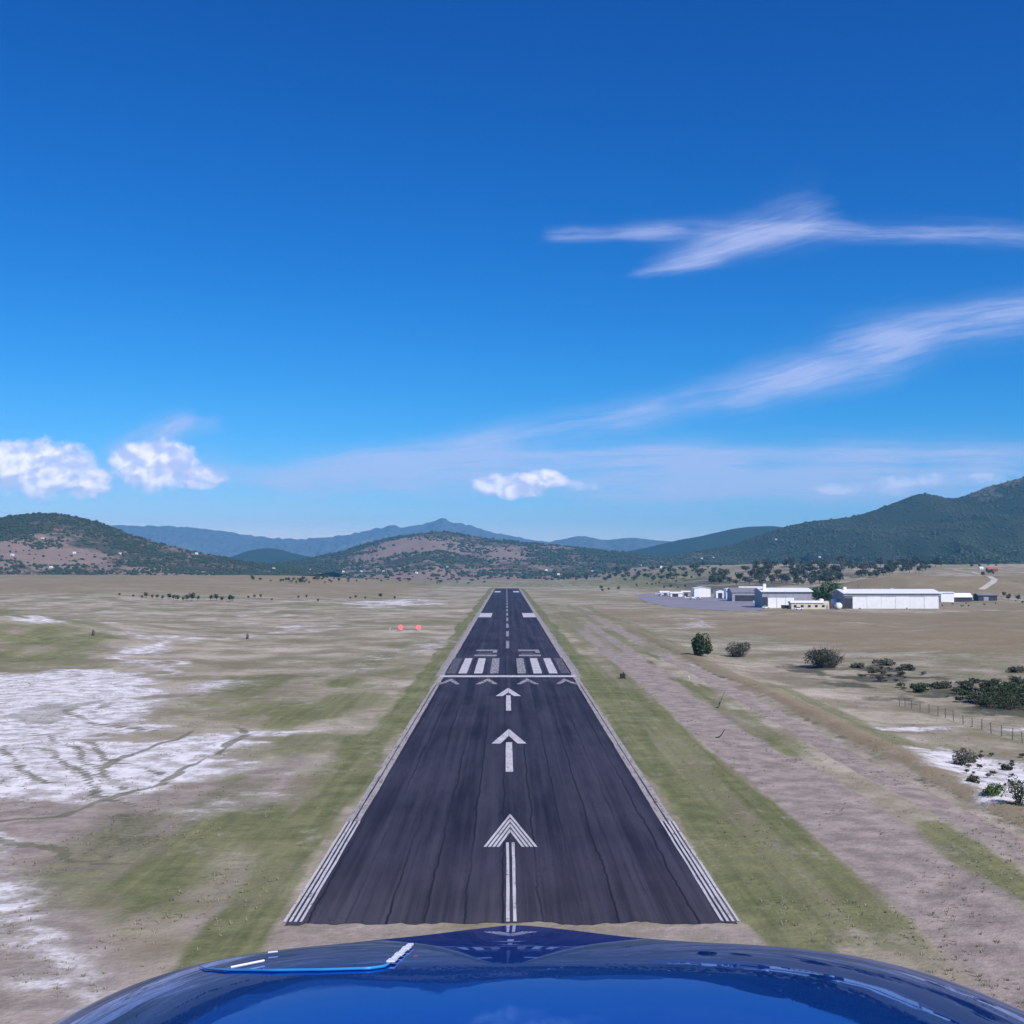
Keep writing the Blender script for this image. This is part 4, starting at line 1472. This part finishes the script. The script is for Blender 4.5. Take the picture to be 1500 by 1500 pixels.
def band_gen(poly):
    """Random point of a photo polygon."""
    xs, ys = [p[0] for p in poly], [p[1] for p in poly]

    def g():
        while True:
            x, y_ = random.uniform(min(xs), max(xs)), random.uniform(min(ys), max(ys))
            c = False
            for (x0, y0), (x1, y1) in zip(poly, poly[1:] + poly[:1]):
                if (y0 > y_) != (y1 > y_) and x < x0 + (y_ - y0) * (x1 - x0) / (y1 - y0): c = not c
            if c: return x, y_
    return g


scatter("oak_tree", 210, band_gen([(1030, 856), (1075, 838), (1120, 828), (1200, 822), (1290, 825), (1370, 820), (1400, 826), (1340, 840), (1250, 850), (1180, 862), (1110, 858)]),
        "scrub oak in the thick belt behind the hangars", "scrub oaks in the belt behind the hangars", "tree", 4.4, 7.6, wide=1.2)
scatter("oak_tree", 60, band_gen([(1290, 818), (1500, 812), (1500, 832), (1480, 836), (1400, 830), (1340, 830)]), "scattered oak on the slope above the tawny knoll", "scattered oaks above the tawny knoll", "tree", 1.8, 3.4)
row = [(175, 873, 2.4), (195, 875, 2.2), (208, 877, 2.6), (214, 876, 4.4), (223, 877, 3), (230, 877, 3), (238, 878, 3), (248, 878, 4.6), (254, 879, 4), (260, 880, 4.2), (268, 880, 3), (274, 880, 4.6), (281, 880, 6), (290, 880, 4), (309, 880, 4.4),
       (317, 880, 5.2), (325, 881, 4), (337, 881, 5), (341, 880, 3.4), (364, 877, 2.4), (373, 876, 2.6), (382, 876, 3), (398, 880, 2), (437, 877, 2.4), (449, 876, 2.6), (466, 882, 2.6), (513, 878, 2.2), (521, 877, 2.8), (535, 878, 2.2), (557, 876, 3.6), (578, 878, 2.6)]
dark_oaks = [oaks[2], oaks[0]]
for px, py, s in row:
    p = spot(px, py)
    if p is None: continue
    k = px_at(p)
    o = link("shrub", random.choice(dark_oaks), None, p, random.uniform(0, 6.28))
    o.scale = (s * k * 1.05, s * k, s * k * 1.1)
    tag(o, "dark shrub in the long row across the left plain", "shrub", "shrubs in a row across the left plain")
scatter("shrub", 26, band_gen([(395, 852), (480, 846), (500, 852), (440, 857)]), "dark shrub in the clump left of the runway's far end", "shrubs clumped left of the runway end", "shrub", 2.0, 3.6, dark_oaks)
scatter("shrub", 16, band_gen([(860, 864), (1000, 852), (1010, 862), (880, 868)]), "low shrub on the green field beyond the apron", "shrubs on the green field beyond the apron", "shrub", 1.6, 3.2, dark_oaks)
scatter("shrub", 14, band_gen([(1240, 894), (1500, 880), (1500, 886), (1400, 892)]), "weedy shrub along the front of the big hangar", "weedy shrubs along the hangar front", "shrub", 1.2, 2.2)
scatter("oak_tree", 9, band_gen([(1425, 878), (1500, 872), (1500, 880), (1430, 882)]), "dark tree near the dark shed at the right end", "dark trees near the dark end shed", "tree", 3, 4.6, dark_oaks)
scatter("oak_tree", 5, band_gen([(1432, 842), (1476, 838), (1476, 842), (1440, 846)]), "dark tree around the red-roofed house", "dark trees around the red-roofed house", "tree", 3, 4.4, dark_oaks)

scatter("field_tree", 120, band_gen([(800, 846), (880, 838), (960, 834), (1060, 828), (1060, 842), (1000, 850), (920, 852), (840, 852)]), "small dark tree in the belts on the valley floor right of the runway end", "trees on the valley floor right of the runway end", "tree", 2.2, 4.4, wide=1.3)
scatter("scrub_bush", 60, band_gen([(1230, 978), (1300, 980), (1420, 998), (1510, 1004), (1510, 1040), (1440, 1036), (1340, 1016), (1260, 994)]), "low dark scrub bush in the band before the wire fence", "low scrub bushes before the wire fence", "bush", 4, 11, [oaks[3], oaks[0], oaks[2]], flat=.42)
scatter("scrub_bush", 26, band_gen([(1380, 1095), (1510, 1110), (1510, 1185), (1420, 1140)]), "small scrub bush on the white sand behind the berm", "small scrub bushes on the white sand", "bush", 3, 8, [oaks[3], oaks[0]], flat=.6)

scatter("scrub_bush", 55, band_gen([(1385, 1006), (1510, 1002), (1510, 1042), (1430, 1036)]), "dark scrub bush crowding along the drain behind the wire fence", "dark scrub along the drain behind the wire fence", "bush", 7, 15, [oaks[2], oaks[0]], flat=.55)
scatter("field_tree", 34, band_gen([(330, 847), (700, 850), (720, 857), (400, 854)]), "small dark tree along the far edge of the left plain", "trees along the far edge of the left plain", "tree", 1.6, 3.4, wide=1.3)

# tussocks nobody could count
def tussocks(count):
    Yv = 62 * (420 / 62) ** rng.uniform(0, 1, count)
    Xv = rng.uniform(-1, 1, count) * (Yv * .5 + 6)
    ok = (np.abs(Xv) > 17.5)
    dens = fbm(Xv / 7, Yv / 9, 131, 4)
    ok &= rng.uniform(0, 1, count) < sstep(.42, .62, dens)
    Xv, Yv = Xv[ok], Yv[ok]
    Zv = relief(Xv, Yv)
    k = len(Xv)
    nb = 7
    a = rng.uniform(0, 6.28, (k, nb))
    ln = rng.uniform(.08, .22, (k, nb)) * rng.uniform(.6, 1.4, (k, 1))
    r0 = rng.uniform(0, .16, (k, nb))
    bx, by = Xv[:, None] + np.cos(a) * r0, Yv[:, None] + np.sin(a) * r0
    w = .035
    P0 = np.stack([bx - np.sin(a) * w, by + np.cos(a) * w, np.repeat(Zv[:, None] - .03, nb, 1)], -1)
    P1 = np.stack([bx + np.sin(a) * w, by - np.cos(a) * w, np.repeat(Zv[:, None] - .03, nb, 1)], -1)
    P2 = np.stack([bx + np.cos(a) * ln * .8, by + np.sin(a) * ln * .8, Zv[:, None] + ln], -1)
    V3 = np.stack([P0, P1, P2], 2).reshape(-1, 3)
    return V3, np.arange(len(V3)).reshape(-1, 3)


M['tuft'] = leaf_mat("dry_tussock", (.17, .16, .10), (.30, .27, .20))
tv, tf = tussocks(14000)
tag(link("grass", np_mesh("grass", tv, tf, [M['tuft']])), "dry grass tussocks scattered over the plain", "grass", kind='stuff')

# ------------------------------------------------------------------ the aircraft's nose below the camera
SC = 1.6
tab_d = np.array([16.30, 16.93, 17.27, 17.77, 18.15, 18.76, 19.9, 20.51, 23.5, 30, 60])
tab_a = np.array([16.0, 14.0, 11.2, 10.0, 9.33, 8.53, 8.25, 8.15, 7.4, 6.4, 3.0])
lip_x = np.array([-.8, -.55, -.45, -.33, -.25, -.17, -.1, -.06, 0, .04, .08, .14, .2, .33, .45, .6, .8])
lip_d = np.array([18.2, 17.85, 17.15, 17.03, 17.0, 16.95, 16.7, 16.50, 16.27, 16.29, 16.45, 16.8, 16.95, 16.92, 17.1, 17.6, 18.2])


def cowl_drop(x):
    d = x - .03
    return .079 * (abs(d) / .47) ** 4.1 if d < 0 else .066 * (abs(d) / .47) ** 4.0


def cowl_column(x, r0=.10):
    y, z = .75, -.75 * math.tan(R(21.6))
    ds, roll, ro, a = .004, float(np.interp(x, lip_x, lip_d)) + float(np.interp(abs(x), [0, .1, .3], [.12, .18, .3])), False, 8.0
    pts = [(-.45, z + 1.2 * math.tan(R(7.5))), (0.0, z + .75 * math.tan(R(7.9))), (.35, z + .4 * math.tan(R(8.0))), (y, z)]
    while a < 100 and len(pts) < 1500:
        d = math.degrees(math.atan2(-z, y))
        if not ro:
            a = float(np.interp(d, tab_d, tab_a))
            ro = d < roll
        else:
            a += math.degrees(ds / r0) * (.35 if a < 25 else 1)
        y += ds * math.cos(R(a))
        z -= ds * math.sin(R(a))
        pts.append((y, z))
    pts.append((pts[-1][0] - .02, pts[-1][1] - .12))
    pts = np.array(pts)
    s = np.concatenate([[0], np.cumsum(np.hypot(*np.diff(pts, axis=0).T))])
    # even spacing, finer over the part one looks along
    q = np.concatenate([np.linspace(0, 1.2, 14, endpoint=False), np.linspace(1.2, s[-1], 130)])
    return np.stack([np.interp(q, s, pts[:, 0]), np.interp(q, s, pts[:, 1])], -1)


cx_ = np.linspace(-.72, .78, 151)
rows_ = []
for x in cx_:
    c = cowl_column(x)
    rows_.append(np.stack([np.full(len(c), x), c[:, 0], c[:, 1] - cowl_drop(x)], -1))
CP = np.array(rows_)
kern = np.hanning(7); kern /= kern.sum()
for ax in (1, 2):
    pad = np.pad(CP[:, :, ax], ((3, 3), (0, 0)), mode='edge')
    CP[:, :, ax] = np.stack([np.convolve(pad[:, j], kern, 'valid') for j in range(CP.shape[1])], 1)
CP = CP * SC
nr, nc, _ = CP.shape
ii = np.arange(nr * nc).reshape(nr, nc)
cq = np.stack([ii[:-1, :-1], ii[1:, :-1], ii[1:, 1:], ii[:-1, 1:]], -1).reshape(-1, 4)
nose = tag(empty("aircraft_nose", EYE), "glossy blue aircraft nose mirroring runway and sky, seen from the cockpit", "aircraft nose")
link("cowling", np_mesh("cowling", CP.reshape(-1, 3), cq, [M['blue']], smooth=True), nose)
cow_bvh = BVHTree.FromPolygons([tuple(p) for p in CP.reshape(-1, 3)], [tuple(x) for x in cq])


def on_cowl(px, py):
    d = ray(px, py)
    h = cow_bvh.ray_cast(Vector((0, 0, 0)), d, 20)
    if h[0] is None: return None, None
    nrm = h[1] if h[1].z > 0 else -h[1]
    return h[0], nrm


# inspection hatch with a rolled edge coloured lighter as if sunlit, a piano hinge and two placards
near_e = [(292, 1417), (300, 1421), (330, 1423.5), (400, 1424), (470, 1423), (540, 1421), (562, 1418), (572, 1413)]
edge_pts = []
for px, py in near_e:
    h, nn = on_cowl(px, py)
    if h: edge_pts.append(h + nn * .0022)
M['edge_sunlit'] = plain("painted_sunlit_edge", (.03, .28, .62), 0.35, 0.1, 8.0)  # lighter blue puts the sun on the near lip into its colour
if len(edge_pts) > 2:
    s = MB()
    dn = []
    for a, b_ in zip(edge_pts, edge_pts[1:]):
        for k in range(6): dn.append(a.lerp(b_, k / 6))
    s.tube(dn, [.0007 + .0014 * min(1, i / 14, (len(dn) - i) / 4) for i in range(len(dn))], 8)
    s.build("hatch_edge", M['edge_sunlit'], nose, True)
pv, pf = [], []
NU, NVv = 24, 8
ok = True
for j in range(NVv + 1):
    for i in range(NU + 1):
        t, r_ = i / NU, j / NVv
        a = Vector((296 + (572 - 296) * t, 1419.5 + 3 * math.sin(math.pi * t) - 5 * t ** 4, 0))
        c = Vector((392 + (603 - 392) * t, 1392 - 6 * t, 0))
        e = a.lerp(c, r_)
        h, nn = on_cowl(e.x, e.y)
        if h is None: ok = False; break
        pv.append(h + nn * .004)
if ok:
    for j in range(NVv):
        for i in range(NU):
            k = j * (NU + 1) + i
            pf.append((k, k + 1, k + NU + 2, k + NU + 1))
    hatch = link("hatch", np_mesh("hatch", pv, np.array(pf), [M['blue']], smooth=True), nose)
    sm = hatch.modifiers.new("thick", 'SOLIDIFY'); sm.thickness = .004; sm.offset = -1
h0, n0 = on_cowl(572, 1413)
h1, n1 = on_cowl(603, 1386)
M['hinge'] = plain("white_hinge", (.82, .82, .84), 0.4, 0.05, 20.0)
if h0 and h1:
    dd, side = (h1 - h0), (h1 - h0).cross(n0).normalized()
    for k in range(6):
        a, b_ = h0.lerp(h1, k / 6) + n0 * .0045, h0.lerp(h1, k / 6 + .13) + n0 * .0045
        wd = .0042 if k % 2 else .0056
        bm = bmesh.new()
        vs = [bm.verts.new(p_ + side * (q_ * wd) + n0 * z_) for p_ in (a, b_) for q_ in (-1, 1) for z_ in (-.0015, .0009)]
        bmesh.ops.convex_hull(bm, input=vs)
        mb = MB(); mb.bm.free(); mb.bm = bm
        mb.build("hinge_knuckle", M['hinge'], nose)
for (pa, pb, r_) in (((338, 1421), (387, 1411), .0018), ((393, 1399), (407, 1397.5), .0015)):
    a, na = on_cowl(*pa); b_, nb_ = on_cowl(*pb)
    if a and b_:
        s = MB(); s.tube([a + na * .0036, b_ + nb_ * .0036], r_, 6); s.build("latch", M['hinge'], nose)

# ------------------------------------------------------------------ the air
hz = MB()
hz.box(-13600, 13600, -12600, 13600, -60, 580)
m = bpy.data.materials.new("haze")
m.use_nodes = True
m.node_tree.nodes.clear()
o_ = m.node_tree.nodes.new('ShaderNodeOutputMaterial')
v_ = m.node_tree.nodes.new('ShaderNodeVolumePrincipled')
v_.inputs['Color'].default_value = (.17, .58, 1.0, 1)
v_.inputs['Density'].default_value = 6.8e-5
v_.inputs['Anisotropy'].default_value = 0.0
m.node_tree.links.new(v_.outputs[0], o_.inputs['Volume'])
tag(hz.build("haze", m), "thin blue haze that veils the far hills", "haze", kind='stuff')
